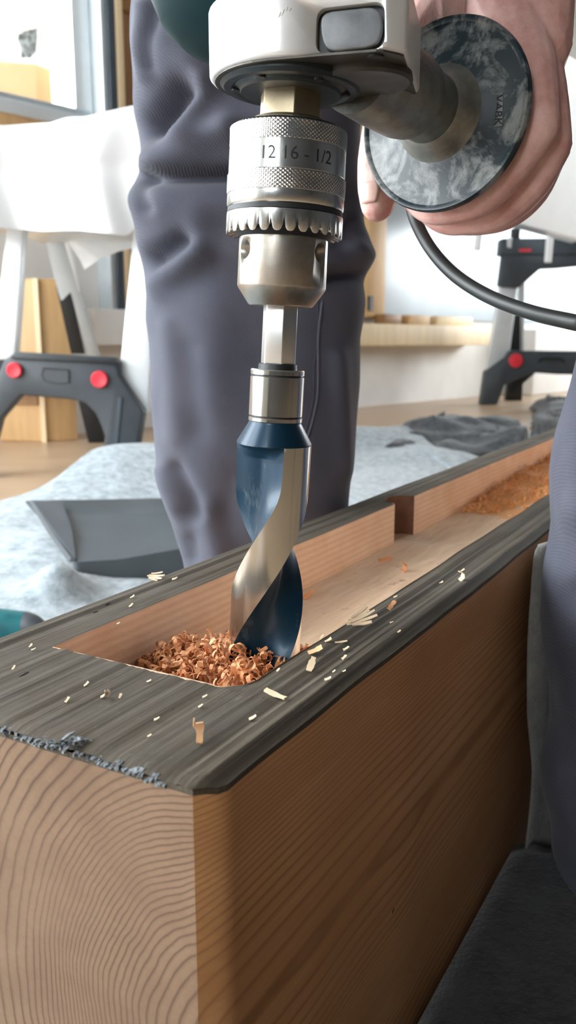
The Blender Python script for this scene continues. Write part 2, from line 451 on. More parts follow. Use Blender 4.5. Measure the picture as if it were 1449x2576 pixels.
v, f = box_vf(-3.2, 6.0, -3.6, 12.5, -0.08, 0.0)
fl = struct(mk('floor', v, f, M['floor']), 'light brown wooden floor of the workshop', 'floor')
v, f = box_vf(-2.8, 6.0, -3.6, 12.5, H, H + 0.1)
struct(mk('ceiling', v, f, M['ceiling']), 'timber ceiling of the workshop above the frame', 'ceiling')
rw = bpy.data.objects.new('wall_right', None); COL.objects.link(rw); rw['_local'] = 1
struct(rw, 'boarded wall on the right with an added window at its far end', 'wall')
for nm, a, b, c, d in (('board_wall', -3.5, 5.6, 0.0, H), ('sill_wall', 5.6, 12.0, 0.0, 0.9), ('lintel', 5.6, 12.0, 2.5, H), ('mullion', 8.4, 8.5, 0.9, 2.5)):
    v, f = box_vf(5.0, 5.12, a, b, c, d)
    mk(nm, v, f, M['brown_wall'] if nm != 'mullion' else M['dark_frame'], rw)
fw_ = bpy.data.objects.new('wall_front', None); COL.objects.link(fw_); fw_['_local'] = 1
struct(fw_, 'grey wall behind the viewer with one window', 'wall')
for nm, a, b, c, d in (('board_wall', -1.4, 5.0, 0.0, H), ('sill_wall', -2.6, -1.4, 0.0, 1.3), ('lintel', -2.6, -1.4, 2.6, H), ('mullion', -2.16, -2.10, 1.3, 2.6)):
    v, f = box_vf(a, b, -3.5, -3.4, c, d)
    mk(nm, v, f, M['brown_wall'] if nm != 'mullion' else M['dark_frame'], fw_)

# back wall: lower strip full length, upper part right of the window
p_post = wallp(178, 150)
S_OPEN = WS(p_post)
H_RAIL = wallp(178, 282).z
S_L, S_R = -2.9, 9.6
o = wbox('wall_back', S_L, S_R, 0.0, H_RAIL - 0.06, -0.30, 0.0, M['plaster'])
struct(o, 'white plastered back wall below the windows', 'wall')
o = wbox('wall_back_upper', S_OPEN + 0.09, S_R, H_RAIL - 0.06, H, -0.30, 0.0, M['cream'])
o.name = 'wall_back'; struct(o, 'cream upper part of the back wall beside the window', 'wall')
# left wall: window wall with pillars
lw = bpy.data.objects.new('wall_left', None); COL.objects.link(lw); lw['_local'] = 1
struct(lw, 'window wall on the left letting the daylight in', 'wall')
for nm, a, b, c, d in (('sill_wall', -3.4, 2.3, 0.0, 0.40), ('lintel', -3.4, 2.3, 2.62, H), ('pillar', -3.4, -0.9, 0.40, 2.62),
                       ('pillar', 0.30, 0.48, 0.40, 2.62), ('mullion', -0.35, -0.28, 0.40, 2.62), ('mullion', 1.35, 1.42, 0.40, 2.62), ('transom', -0.9, 2.3, 1.75, 1.82)):
    v, f = box_vf(-2.7, -2.6, a, b, c, d)
    mk(nm, v, f, M['plaster'] if nm not in ('mullion', 'transom') else M['dark_frame'], lw)

# ---- window_1: aluminium-clad window in the back wall, upper left of the picture
win = bpy.data.objects.new('window_1', None); COL.objects.link(win); win['_local'] = 1
struct(win, 'aluminium framed window with a bright pane, upper left', 'window')
S_WL = WS(wallp(-420, 150))
wbox('pane', S_WL, S_OPEN, H_RAIL, 2.6, -0.006, 0.0, M['glass'], win)
r0 = H_RAIL - 0.016
wbox('glazing_bead', S_WL, S_OPEN + 0.075, r0, H_RAIL + 0.012, -0.03, 0.03, M['alu_grey'], win, 0.003)
wbox('bottom_rail', S_WL, S_OPEN + 0.075, r0 - 0.055, r0, -0.05, 0.05, M['alu'], win, 0.004)
wbox('window_sill', S_WL, S_OPEN + 0.03, r0 - 0.115, r0 - 0.055, -0.05, 0.035, M['pine'], win, 0.004)
s2 = WS(wallp(222, 150)); s3 = WS(wallp(238, 150)); s4 = WS(wallp(256, 150)); s5 = WS(wallp(275, 150)); s6 = WS(wallp(470, 150))
wbox('stile', S_OPEN, s2, H_RAIL, 2.6, -0.05, 0.02, M['alu'], win, 0.003)
struct(win)
o = pprism('torn_film', [(46, 88), (60, 78), (93, 71), (93, 100), (90, 132), (74, 147), (66, 144), (54, 147), (52, 120), (45, 100)], 3, 0.0, M['smoky'])
bpy.data.objects.remove(o, do_unlink=True)
tf = [wallp(x, y, 0.004 + 0.004 * ((i * 7) % 3)) for i, (x, y) in enumerate([(46, 88), (60, 78), (93, 71), (93, 100), (90, 132), (74, 147), (66, 144), (54, 147), (52, 120), (45, 100)])]
o = prism('torn_film', tf, WN * 0.002, M['smoky'])
tag(o, 'small torn grey scrap stuck on the bright window pane', 'scrap')
# ---- box on a ledge outside the window
lg = wbox('window_ledge', S_WL, S_OPEN + 0.4, H_RAIL - 0.16, H_RAIL - 0.10, -1.3, -0.05, M['plaster'], win)
pA = wallp(95, 250, -0.45)
bx_top = wallp(95, 162, -0.45).z
bc = Vector((pA.x, pA.y, 0))
d1 = Vector((-0.97, -0.24, 0)).normalized(); d2 = Vector((0.45, 0.89, 0)).normalized()
base = H_RAIL - 0.10
poly = [bc, bc + d1 * 0.42, bc + d1 * 0.42 + d2 * 0.30, bc + d2 * 0.30]
o = prism('wooden_box', [p + Vector((0, 0, base)) for p in poly], Vector((0, 0, bx_top - base)), M['card'], None, 0.004)
tag(o, 'pale wooden box standing outside behind the window pane', 'box')

# ---- tall wooden door element right of the window
de = thing('door_element', 'tall wooden door element with anthracite edge and brown panel, behind the white sheet', 'door', wpt(s4, 0.55, 0.06))
zb = wallp(255, 778, 0.1).z
wbox('edge_profile', s2 + 0.002, s3, zb, 2.5, 0.0, 0.10, M['alu_grey'], de, 0.003)
M['dark_frame2'] = M['dark_frame']
wbox('edge_profile', s3, s4, zb, 2.5, 0.0, 0.11, M['dark_frame'], de, 0.003)
wbox('stile', s4, s5, zb, 2.5, 0.0, 0.11, M['pine_pale'], de, 0.003)
hA = wallp(300, 640, 0.1).z; hB = wallp(300, 660, 0.1).z; hC = wallp(300, 765, 0.1).z
wbox('panel', s5, s6, hA, 2.5, 0.0, 0.045, M['pine_dark'], de)
wbox('rail', s5, s6, hB, hA, 0.0, 0.11, M['pine'], de, 0.003)
wbox('rail', s5, s6, zb, hC, 0.0, 0.11, M['pine'], de, 0.003)
wbox('recess_panel', s5, s6, hC, hB, 0.0, 0.03, M['cavity'], de)
hD = wallp(335, 38, 0.05).z
wbox('rail', s5, s6, hD, hD + 0.10, 0.045, 0.075, M['pine_dark'], de, 0.003)
hE = wallp(280, 868, 0.16).z
o = wbox('sill_block', WS(wallp(236, 800, 0.16)), WS(wallp(520, 800, 0.16)), hE, zb, 0.0, 0.16, M['plaster'], None, 0.004)
tag(o, 'white block under the tall wooden door element', 'block')

# ---- right part: glazed sash with wooden frame standing on a wooden ledge
gs = thing('glazed_sash', 'grey glass sash with a thin wooden frame on the timber ledge', 'window sash', wpt(1.9, 0.5, 0.06))
sA = WS(wallp(905, 700)); sB = WS(wallp(948, 700)); sC = WS(wallp(1500, 700))
zl = wallp(1000, 800, 0.05).z
wbox('stile', sA, sB, zl, 1.9, 0.002, 0.07, M['pine'], gs, 0.004)
wbox('pane', sB, sC, zl, 1.75, 0.002, 0.02, M['grey_glass'], gs)
wbox('handle', WS(wallp(924, 770, 0.07)), WS(wallp(932, 770, 0.07)), wallp(928, 782, 0.07).z, wallp(928, 745, 0.07).z, 0.07, 0.09, M['black_plastic'], gs)
zt_l = wallp(1000, 815, 0.22).z; zb_l = wallp(1000, 870, 0.22).z
o = wbox('timber_ledge', WS(wallp(880, 840, 0.22)), WS(wallp(1238, 840, 0.22)), zb_l, zt_l, 0.0, 0.22, M['pine_pale'], None, 0.006)
tag(o, 'long pale timber ledge fixed along the white wall', 'timber')
for x0, x1, y0, mt, lab in ((960, 1000, 790, 'pine_dark', 'short brown offcut at the left end of the timber ledge'),
                            (1020, 1072, 792, 'pine', 'middle honey coloured offcut on the timber ledge'),
                            (1090, 1180, 795, 'pine_pale', 'long pale offcut on the timber ledge nearest the trestle')):
    a = wallp(x0, 815, 0.12); b = wallp(x1, 815, 0.12)
    o = wbox('wood_offcut', WS(a), WS(b), zt_l, wallp(x0, y0, 0.12).z, 0.06, 0.15, M[mt], None, 0.004)
    tag(o, lab, 'offcut', 'offcuts on the timber ledge')
a = wallp(1320, 800, 0.2); b = wallp(1560, 800, 0.2)
o = wbox('white_shelf', WS(a), WS(b), wallp(1400, 995, 0.2).z * 0 + 0.0, wallp(1400, 830, 0.2).z, 0.0, 0.30, M['plaster'], None, 0.01)
tag(o, 'low white cupboard against the wall behind the right trestle', 'cupboard')
a = wallp(1342, 850, 0.31); b = wallp(1362, 850, 0.31)
# ---- honey coloured wooden case standing behind the left trestle
cs = thing('wooden_case', 'honey coloured wooden case standing on the floor behind the left trestle', 'case', atZ(115, 1095, 0.0))
fl0 = atZ(112, 1112, 0.0); top = atY(112, 700, fl0.y).z
e1 = atZ(0, 1110, 0.0) - fl0; e1.z = 0; e1 = e1.normalized() * 0.30
e2 = Vector((0.24, 0.14, 0)).normalized() * 0.15
up = Vector((0, 0, 1))
prism('case_body', [fl0 + up * 0.0, fl0 + e1, fl0 + e1 + e2, fl0 + e2], up * top, M['pine'], cs, 0.006)
prism('case_edge', [fl0 + e1 * 0.03 + Vector((0.0, -0.01, 0)), fl0 - e1 * 0.04 + Vector((0, -0.01, 0)), fl0 - e1 * 0.04 + Vector((0, 0.0, 0)), fl0 + e1 * 0.03], up * top, M['pine_pale'], cs)
prism('case_rail', [fl0 + e1 * 0.98 + Vector((0, -0.012, 0.16)), fl0 + e1 * 0.06 + Vector((0, -0.012, 0.16)), fl0 + e1 * 0.06 + Vector((0, -0.0, 0.16)), fl0 + e1 * 0.98 + Vector((0, 0, 0.16))], up * 0.05, M['pine_dark'], cs)

# ------------------------------------------------------------------ trestles
YL = 2.68
tr = thing('trestle', 'grey aluminium trestle with charcoal plastic brace under the white sheet, left', 'trestle', atZ(290, 1205, 0.0), 'folding trestles')
# front legs
pprism('leg', [(18, 560), (62, 560), (38, 905), (-22, 905)], YL + 0.045, 0.05, M['alu'], tr, 0.006)
pprism('leg', [(338, 560), (398, 560), (372, 1040), (290, 1040)], YL + 0.045, 0.05, M['alu'], tr, 0.006)
# brace with diagonal shoulders
br = pprism('brace', [(-60, 1060), (10, 905), (40, 886), (292, 900), (300, 945), (362, 1035), (330, 1202), (248, 1204), (264, 1095), (240, 1040), (212, 1012), (170, 1004), (52, 994), (0, 1055), (-40, 1204), (-110, 1204)], YL, 0.06, M['plastic'], tr, 0.008)
pprism('brace_lip', [(30, 892), (294, 906), (296, 916), (26, 902)], YL - 0.012, 0.012, M['black_plastic'], br, 0.002)
rim = pprism('recess', [(108, 924), (172, 928), (174, 962), (150, 966), (112, 960), (103, 944)], YL - 0.004, 0.004, M['black_plastic'], br)
pprism('recess_panel', [(113, 930), (172, 934), (172, 962), (150, 964), (116, 958), (109, 944)], YL - 0.006, 0.003, M['plastic'], br)
for (x, y, r) in ((38, 931, 19), (252, 954, 21)):
    c = atY(x, y, YL); rr = r * YL / FPX
    b = lathe('locking_button', [(rr * 0.85, 0.0), (rr, 0.004), (rr, 0.012), (rr * 0.85, 0.016), (rr * 0.3, 0.013)], c, Vector((0, -1, 0)), M['red'], tr, 24)
pprism('foot_rib', [(296, 1000), (306, 1000), (288, 1198), (276, 1198)], YL - 0.006, 0.008, M['dark_frame'], br)
pprism('foot_side', [(340, 1030), (364, 1032), (338, 1196), (328, 1196)], YL + 0.02, 0.05, M['black_plastic'], br)
# rear legs
YR = 3.10
pprism('leg', [(104, 566, YR), (152, 566, YR), (248, 900, YR + 0.3), (186, 900, YR + 0.3)], YR, 0.04, M['alu_grey'], tr, 0.004)
pprism('leg_face', [(150, 566, YR), (168, 570, YR), (232, 895, YR + 0.3), (212, 895, YR + 0.3)], YR, 0.02, M['alu'], tr, 0.003)
pprism('leg_sleeve', [(140, 718, YR + 0.13), (176, 720, YR + 0.13), (212, 890, YR + 0.28), (178, 890, YR + 0.28)], YR, 0.02, M['black_plastic'], tr, 0.003)
pprism('rear_foot', [(190, 985, 3.55), (238, 985, 3.55), (264, 1114, 3.64), (222, 1116, 3.64)], 3.5, 0.05, M['black_plastic'], tr, 0.006)
pprism('rear_brace', [(-40, 905, 3.42), (250, 905, 3.42), (255, 985, 3.5), (170, 985, 3.5), (-40, 985, 3.5)], 3.45, 0.05, M['plastic'], tr, 0.006)
pprism('crossbar', [(0, 545), (380, 545), (380, 572), (0, 572)], YL + 0.04, 0.45, M['alu'], tr, 0.004)

# white sheet over a board on the trestle
sh = thing('dust_sheet', 'white dust sheet draped over a board on the left trestle', 'sheet', atY(180, 590, YL))
nx, ny = 60, 46
def sheet_top(x): return lerp_tab([(-240, 330), (0, 312), (60, 308), (130, 304), (200, 292), (265, 276), (335, 260), (420, 254), (620, 250)], x)
def sheet_bot(x): return lerp_tab([(-240, 580), (0, 572), (60, 578), (105, 582), (200, 580), (260, 586), (325, 594), (337, 570), (420, 560), (620, 560)], x)
rows = []
for j in range(ny):
    row = []
    for i in range(nx):
        x = -240 + 860 * i / (nx - 1)
        t = j / (ny - 1)
        if t < 0.3:                      # top running back
            q = t / 0.3
            p = atY(x, sheet_top(x), YL - 0.09 + 0.02 * math.sin(x * 0.02))
            p = p + Vector((0, (1 - q) ** 1.0 * 0.55, 0.012 * math.sin(PI * q) + 0.01 * math.sin(x * .03 + q * 3)))
            if q > 0.9: p.z -= 0.004
        else:
            q = (t - 0.3) / 0.7
            y = sheet_top(x) + (sheet_bot(x) - sheet_top(x)) * q
            Yq = YL - 0.09 + 0.02 * math.sin(x * 0.02) - 0.02 * math.sin(PI * min(1, q * 2.2)) + 0.014 * q * math.sin(x * 0.043 + 1.2 * math.sin(q * 4))
            p = atY(x, y, Yq)
        row.append(p)
    rows.append(row)
v = [p for r in rows for p in r]
f = [(j * nx + i, j * nx + i + 1, (j + 1) * nx + i + 1, (j + 1) * nx + i) for j in range(ny - 1) for i in range(nx - 1)]
mk('sheet_top', v, f, M['sheet'], sh, True)
fp = [(120, 588, 3.1), (160, 590, 3.1), (205, 660, 3.12), (212, 678, 3.12), (250, 652, 3.1), (300, 632, 3.1), (345, 622, 3.1), (420, 600, 3.1), (420, 560, 3.1), (110, 560, 3.1)]
pprism('hanging_corner', fp, 3.1, 0.003, M['film'], sh)
sb0 = atY(20, 320, YL); sb1 = atY(560, 545, YL)
v, f = box_vf(sb0.x - 0.25, sb1.x, YL - 0.04, YL + 0.42, sb1.z, sb0.z - 0.03)
tag(mk('covered_board', v, f, M['plaster']), 'board hidden under the white dust sheet', 'board')

# right trestle
YQ = 5.82
fr = atZ(1240, 1018, 0.0); YQ = fr.y
t2 = thing('trestle', 'tall charcoal trestle with pale aluminium legs under the white panel, right', 'trestle', fr, 'folding trestles')
pprism('leg', [(1262, 700), (1306, 700), (1280, 905), (1222, 940)], YQ + 0.06, 0.06, M['alu'], t2, 0.006)
pprism('inner_leg', [(1303, 700), (1322, 712), (1318, 884), (1308, 884)], YQ + 0.2, 0.05, M['alu'], t2, 0.004)
pprism('leg_sleeve', [(1294, 792), (1310, 792), (1309, 882), (1280, 886)], YQ + 0.16, 0.05, M['black_plastic'], t2, 0.004)
tp = pprism('top_rail', [(1266, 640), (1600, 640), (1600, 664), (1450, 670), (1406, 674), (1360, 676), (1306, 724), (1256, 720)], YQ, 0.09, M['plastic'], t2, 0.01)
pprism('top_cap', [(1262, 600), (1600, 596), (1600, 640), (1258, 642)], YQ - 0.01, 0.12, M['dark_frame'], t2, 0.008)
pprism('badge', [(1306, 626), (1336, 626), (1336, 633), (1306, 633)], YQ - 0.014, 0.006, M['red'], t2)
pprism('clamp_post', [(1290, 574), (1310, 574), (1306, 620), (1288, 620)], YQ + 0.02, 0.06, M['black_plastic'], t2, 0.004)
pprism('clamp_pin', [(1277, 598), (1289, 598), (1287, 624), (1277, 622)], YQ - 0.02, 0.02, M['alu'], t2, 0.003)
b2 = pprism('brace', [(1222, 935), (1272, 900), (1284, 882), (1600, 884), (1600, 946), (1400, 942), (1346, 938), (1310, 950), (1270, 968), (1252, 1018), (1210, 1018)], YQ, 0.10, M['plastic'], t2, 0.01)
c = atY(1296, 907, YQ); rr = 17 * YQ / FPX
lathe('locking_button', [(rr * 0.9, 0.0), (rr, 0.006), (rr, 0.02), (rr * 0.7, 0.025)], c, Vector((0, -1, 0)), M['red'], t2, 24)
pprism('recess', [(1354, 908), (1362, 900), (1412, 900), (1420, 908), (1420, 914), (1412, 906), (1364, 906), (1356, 914)], YQ - 0.008, 0.009, M['black_plastic'], b2)
Y3 = atZ(1290, 1008, 0).y
pprism('rear_foot', [(1276, 965), (1320, 938), (1348, 938), (1316, 966), (1314, 1008), (1272, 1008)], Y3, 0.06, M['black_plastic'], t2, 0.006)
# white panel lying on the right trestle, seen from below
Yp0 = YQ - 0.25
pan = thing('wrapped_board', 'large white wrapped panel resting on the right trestle', 'panel', atY(1400, 590, Yp0))
pprism('panel_body', [(1200, 535, Yp0 + 0.5), (1240, 546, Yp0 + 0.4), (1449, 600, Yp0 - 0.45), (1700, 664, Yp0 - 1.1), (1700, 180, Yp0 - 1.1), (1449, 235, Yp0 - 0.45), (1200, 262, Yp0 + 0.5)], Yp0, 0.10, M['sheet'], pan, 0.01)
pprism('panel_edge', [(1200, 535, Yp0 + 0.52), (1449, 600, Yp0 - 0.43), (1449, 608, Yp0 - 0.38), (1200, 543, Yp0 + 0.6)], Yp0, 0.08, M['alu_grey'], pan)
for (xa, ya, xb, yb) in ((1207, 566, 1200, 630), (1384, 586, 1378, 660)):
    Ys = Yp0 - 0.1
    p0 = atY(xa, ya, Ys); p1 = atY(xb, yb, Ys)
    tube('strap', [p0, p0.lerp(p1, 0.5), p1], 0.022, M['sheet'], pan, 10, 3)

# ------------------------------------------------------------------ fleece and cloths on the floor
AZ = math.radians(30.2)
BL = Vector((math.sin(AZ), math.cos(AZ), 0)); BN = Vector((math.cos(AZ), -math.sin(AZ), 0))
def cloth(name, outline_fn, nx, ny, zfn, mat):
    rows = []
    for j in range(ny):
        for i in range(nx):
            p = outline_fn(i / (nx - 1), j / (ny - 1))
            rows.append(Vector((p[0], p[1], max(0.004, zfn(p[0], p[1], i / (nx - 1), j / (ny - 1))))))
    f = [(j * nx + i, j * nx + i + 1, (j + 1) * nx + i + 1, (j + 1) * nx + i) for j in range(ny - 1) for i in range(nx - 1)]
    o = mk(name, rows, f, mat, None, True)
    md = o.modifiers.new('thickness', 'SOLIDIFY'); md.thickness = 0.003; md.offset = -1
    return o
def edge_pts(pts, s):
    k = s * (len(pts) - 1); i = min(int(k), len(pts) - 2); t = k - i
    return pts[i].lerp(pts[i + 1], t)
# main fleece: runs under the beam; its far edge is seen left and right of the leg
far = [atZ(x, y, 0.0) for x, y in ((-420, 1330), (-150, 1300), (0, 1285), (120, 1262), (200, 1232), (260, 1205), (330, 1190), (400, 1178), (600, 1150), (880, 1100), (985, 1092), (1010, 1150), (1130, 1150), (1230, 1180))]
near = [Vector((-0.75, 0.02, 0)), Vector((-0.4, 0.0, 0)), Vector((-0.1, 0.0, 0)), Vector((0.2, 0.05, 0)), Vector((0.5, 0.2, 0)), Vector((0.75, 0.5, 0)), Vector((0.95, 0.9, 0)), Vector((1.1, 1.4, 0))]
far_s = catmull(far, 6); near_s = catmull(near, 6)
def fl_out(s, t):
    a = edge_pts(near_s, s); b = edge_pts(far_s, s)
    p = a.lerp(b, t); return p.x, p.y
def beam_clear(x, y):
    q = Vector((x, y, 0)); vv = q.dot(BN); uu = q.dot(BL)
    d = max(-0.36 - vv, vv + 0.135, 0.19 - uu)
    return min(1.0, max(0.0, d / 0.10))
def fl_z(x, y, s, t):
    n = mnoise.noise(Vector((x * 3.2, y * 2.2, 0.3))); n2 = mnoise.noise(Vector((x * 9, y * 6, 2.3)))
    z = 0.006 + 0.030 * max(0, n + 0.25) + 0.010 * max(0, n2)
    edge = min(1.0, (1 - t) / 0.03)
    bump = 0.0
    q = Vector((x, y))
    for (px, py, am, w) in ((360, 1215, 0.085, 0.34), (225, 1245, 0.03, 0.25), (60, 1420, 0.03, 0.12), (150, 1530, 0.05, 0.045), (930, 1120, 0.05, 0.35), (1080, 1170, 0.04, 0.2)):
        c = atZ(px, py, 0.0); bump += am * math.exp(-((q - Vector((c.x, c.y))).length / w) ** 2)
    return 0.004 + (z + bump) * (0.25 + 0.75 * edge) * beam_clear(x, y)
o = cloth('fleece_blanket', fl_out, 110, 90, fl_z, M['felt'])
tag(o, 'pale blue-grey fleece blanket spread on the floor under the beam', 'blanket')
# dark cloths
def quad_cloth(name, px, mat, amp, seed, label):
    P = [atZ(x, y, 0.0) for x, y in px]
    def of(s, t):
        a = P[0].lerp(P[1], s); b = P[3].lerp(P[2], s); p = a.lerp(b, t)
        wob = 0.10 * mnoise.noise(Vector((s * 5, t * 5, seed)))
        return p.x + wob, p.y + wob * 1.2
    def zf(x, y, s, t):
        e = min(1, s / 0.08, (1 - s) / 0.08, t / 0.08, (1 - t) / 0.08)
        n = mnoise.noise(Vector((x * 3.5, y * 4.2, seed))); m = mnoise.noise(Vector((x * 7 + y * 4, y * 11, seed + 3)))
        return 0.010 + max(0.15, e) * amp * (0.5 + 0.8 * n + 0.45 * m)
    return tag(cloth(name, of, 60, 40, zf, mat), label, 'cloth')
quad_cloth('dark_cloth', [(985, 1150), (1330, 1160), (1310, 1085), (1020, 1080)], M['felt_dark'], 0.085, 1.7, 'crumpled charcoal cloth on the floor between the fleece and the beam')
quad_cloth('dark_cloth', [(1330, 1120), (1520, 1090), (1500, 1016), (1345, 1026)], M['felt_dark'], 0.09, 5.1, 'crumpled charcoal cloth behind the beam beside the right trestle foot')
def rc_out(s, t):
    p = BL * (0.02 + 0.60 * t) + BN * (-0.150 + 0.40 * s); wob = 0.03 * mnoise.noise(Vector((s * 4, t * 4, 8)))
    return p.x + wob * s, p.y + wob * s
def rc_z(x, y, s, t):
    q = Vector((x, y, 0)).dot(BN)
    return 0.040 + 0.012 * max(0, mnoise.noise(Vector((x * 9, y * 9, 4)))) if s > 0.02 else 0.038
M['felt_black'] = mat_felt('black_fleece', (0.006, 0.007, 0.008), (0.030, 0.034, 0.037))
o = cloth('charcoal_mat', rc_out, 30, 40, rc_z, M['felt_black'])
tag(o, 'charcoal fleece lying on the floor right of the beam in front of the leg', 'mat')
# ------------------------------------------------------------------ slate grey plastic cover lying left of the leg
cv = thing('plastic_cover', 'slate grey plastic scoop-shaped cover lying on the fleece beside the leg', 'cover', atZ(180, 1490, 0.02))
CY = 1.42
xs = [65, 140, 260, 380, 470, 560]
def cvp(x, row):
    # rows: 0 back top edge ... 5 front lip bottom
    tab = [[(65, 1266), (300, 1262), (560, 1256)], [(110, 1315), (300, 1302), (560, 1290)], [(140, 1368), (300, 1350), (560, 1330)],
           [(168, 1408), (300, 1396), (560, 1352)], [(172, 1420), (300, 1412), (560, 1366)], [(176, 1448), (300, 1450), (560, 1420)], [(190, 1490), (320, 1490), (560, 1460)]]
    Ys = [1.74, 1.66, 1.56, 1.46, 1.43, 1.425, 1.43]
    left = tab[row][0][0]
    xx = left + (560 - left) * x
    return atY(xx, lerp_tab(tab[row], xx), Ys[row] + 0.05 * x)
rows = [[cvp(k / 14, r) for k in range(15)] for r in range(7)]
v = [p for r in rows for p in r]
f = [(j * 15 + i, j * 15 + i + 1, (j + 1) * 15 + i + 1, (j + 1) * 15 + i) for j in range(6) for i in range(14)]
o = mk('cover_shell', v, f, M['cover'], cv, True, None, 40)
md = o.modifiers.new('thickness', 'SOLIDIFY'); md.thickness = 0.006; md.offset = -1
# bent end flange on the left
e = [rows[r][0] for r in range(5)]
fl_ = [(75, 1266, 1.74), (150, 1272, 1.72), (172, 1330, 1.60), (182, 1385, 1.50), (184, 1416, 1.44), (172, 1414, 1.44), (120, 1340, 1.60)]
prism('end_flange', [atY(x, y, Y - 0.012) for x, y, Y in fl_], Vector((0.004, 0.004, 0.006)), M['plastic'], cv)
# teal tool at the left edge
tt = thing('teal_tool', 'teal tool handle with a dark tip lying behind the beam, left edge', 'tool', atZ(30, 1600, 0.03))
a = atZ(-140, 1575, 0.045); b = atZ(62, 1572, 0.045); c = atZ(112, 1580, 0.045)
tube('grip', [a, a.lerp(b, 0.5), b], [0.022, 0.025, 0.019], M['teal'], tt, 20, 6)
tube('tip', [b, b.lerp(c, 0.5), c], [0.019, 0.016, 0.008], M['plastic'], tt, 20, 4)

# ------------------------------------------------------------------ the beam
UB0, UB1 = 0.2125, 2.35
VF, VNr = -0.339, -0.155          # far and near outer faces
ZT, ZB = CAMH - 0.150, 0.004
MU0, MVF, MVN = 0.2855, -0.302, -0.191
MD = 0.037
# growth-ring centre, on the plane of the beam's near end
Pq = atPl(700, 2760, BL * UB0, BL)
PITH = (-(Pq.dot(BN)), Pq.z)
M['beam'] = mat_beam('planed_larch_side', (0.52, 0.255, 0.105), (0.64, 0.345, 0.155), (0.44, 0.19, 0.068), (0.30, 0.125, 0.045)); M['beam_end'] = mat_beam('larch_end_grain', (0.20, 0.122, 0.074), (0.25, 0.158, 0.098), (0.182, 0.102, 0.056), (0.055, 0.027, 0.013)); M['weather'] = mat_weathered(); M['mortise'] = mat_mortise(); M['mfloor'] = mat_mfloor()
def mat_fibre():
    t = NT('torn_grey_fibres'); n = t.noise(t.coord((1, 1, 1)), 260, 4, 0.7)
    t.set(color=t.ramp(n, [(0.35, (0.04, 0.043, 0.045)), (0.62, (0.23, 0.255, 0.27))]), rough=0.8); t.bump(n, 0.8, 0.002); return t.m
M['fibre'] = mat_fibre()
M['bore_shade'] = pbr('shaded_bore_wall', (0.13, 0.055, 0.028), 0.7, var=0.25, vscale=120)  # notch wall coloured dark to stand for the shade inside it
beam = thing('timber_beam', 'old larch beam with weathered grey top, fresh sawn sides and a long mortise', 'beam', (0, 0, 0))
beam['_local'] = 1
beam.rotation_euler = (0, 0, PI / 2 - AZ)
def bl(u, v, z): return Vector((u, -v, z))
# columns along the length
us = []
u = UB0
while u < 0.95: us.append(u); u += 0.004
while u < UB1: us.append(u); u += 0.025
us.append(UB1)
def groove(u, v):
    w = v + 0.0012 * mnoise.noise(Vector((u * 9, v * 20, 3))) + 0.002 * mnoise.noise(Vector((u * 2.5, 0, 7)))
    near = max(0.0, min(1.0, (v + 0.200) / 0.030))
    g = mnoise.noise(Vector((u * 1.6, w * 210, 1.5)))
    g2 = mnoise.noise(Vector((u * 2.6, w * 620, 4.5)))
    h = 0.0007 * g + 0.00035 * g2
    k = mnoise.noise(Vector((u * 1.1, w * 150, 12.5))) + 0.35 * mnoise.noise(Vector((u * 3, w * 330, 2.5)))
    h += near * (-0.0030 * max(0, k - 0.02) + 0.0008 * max(0, -k))
    h += 0.0008 * mnoise.noise(Vector((u * 5, v * 12, 9)))
    # worn long edges
    for e, rr in ((VNr, 0.006), (VF, 0.005)):
        d = abs(v - e)
        if d < rr: h -= 0.0028 * (1 - d / rr) ** 2
    # near-end corner worn round
    d = u - UB0
    if d < 0.006: h -= 0.0014 * (1 - d / 0.006) ** 2
    return h
pc_ = atPl(487, 2100, BL * UB0, BL)
CV = VNr - pc_.dot(BN); CH = 0.012
def v_near_out(u):
    d = u - UB0
    c = 0.0
    if d < CH: c = CV * ((1 - d / CH) ** 1.35)
    return VNr - c + 0.0012 * mnoise.noise(Vector((u * 14, 0, 11))) * min(1, d / 0.02)
def v_far_out(u): return VF + 0.0015 * mnoise.noise(Vector((u * 11, 0, 21)))
def v_mfar(u):
    c = 0.0
    # bored notch in the far wall
    uc, rn = 0.742, 0.022
    if abs(u - uc) < rn: c = math.sqrt(rn * rn - (u - uc) ** 2) * 0.85
    step = 0.004 if u < uc else 0.0
    return MVF + step * 0.0 - c + 0.0008 * mnoise.noise(Vector((u * 20, 0, 31)))
def v_mnear(u):
    d = u - MU0; r = 0.016
    c = 0.0
    if d < r: c = r - math.sqrt(max(0, r * r - (r - d) ** 2))
    return MVN - c + 0.0016 * mnoise.noise(Vector((u * 13, 0, 41)))
MU1 = 1.75
def strip(name, ulist, va, vb, dv, parent):
    n = max(2, int(abs(vb(ulist[0]) - va(ulist[0])) / dv) + 1)
    n = max(n, int(abs(vb(ulist[-1]) - va(ulist[-1])) / dv) + 1)
    V = []; F = []
    for u in ulist:
        a, b = va(u), vb(u)
        for k in range(n + 1):
            vv = a + (b - a) * k / n
            V.append(bl(u, vv, ZT + groove(u, vv)))
    for i in range(len(ulist) - 1):
        for k in range(n):
            F.append((i * (n + 1) + k, i * (n + 1) + k + 1, (i + 1) * (n + 1) + k + 1, (i + 1) * (n + 1) + k))
    return V, F
ua = [u for u in us if u < MU0] + [MU0]
um = [MU0, MU0 + 0.0005, MU0 + 0.0015] + [u for u in us if MU0 + 0.003 < u < MU1] + [MU1]
ue = [MU1] + [u for u in us if u > MU1]
V = []; F = []
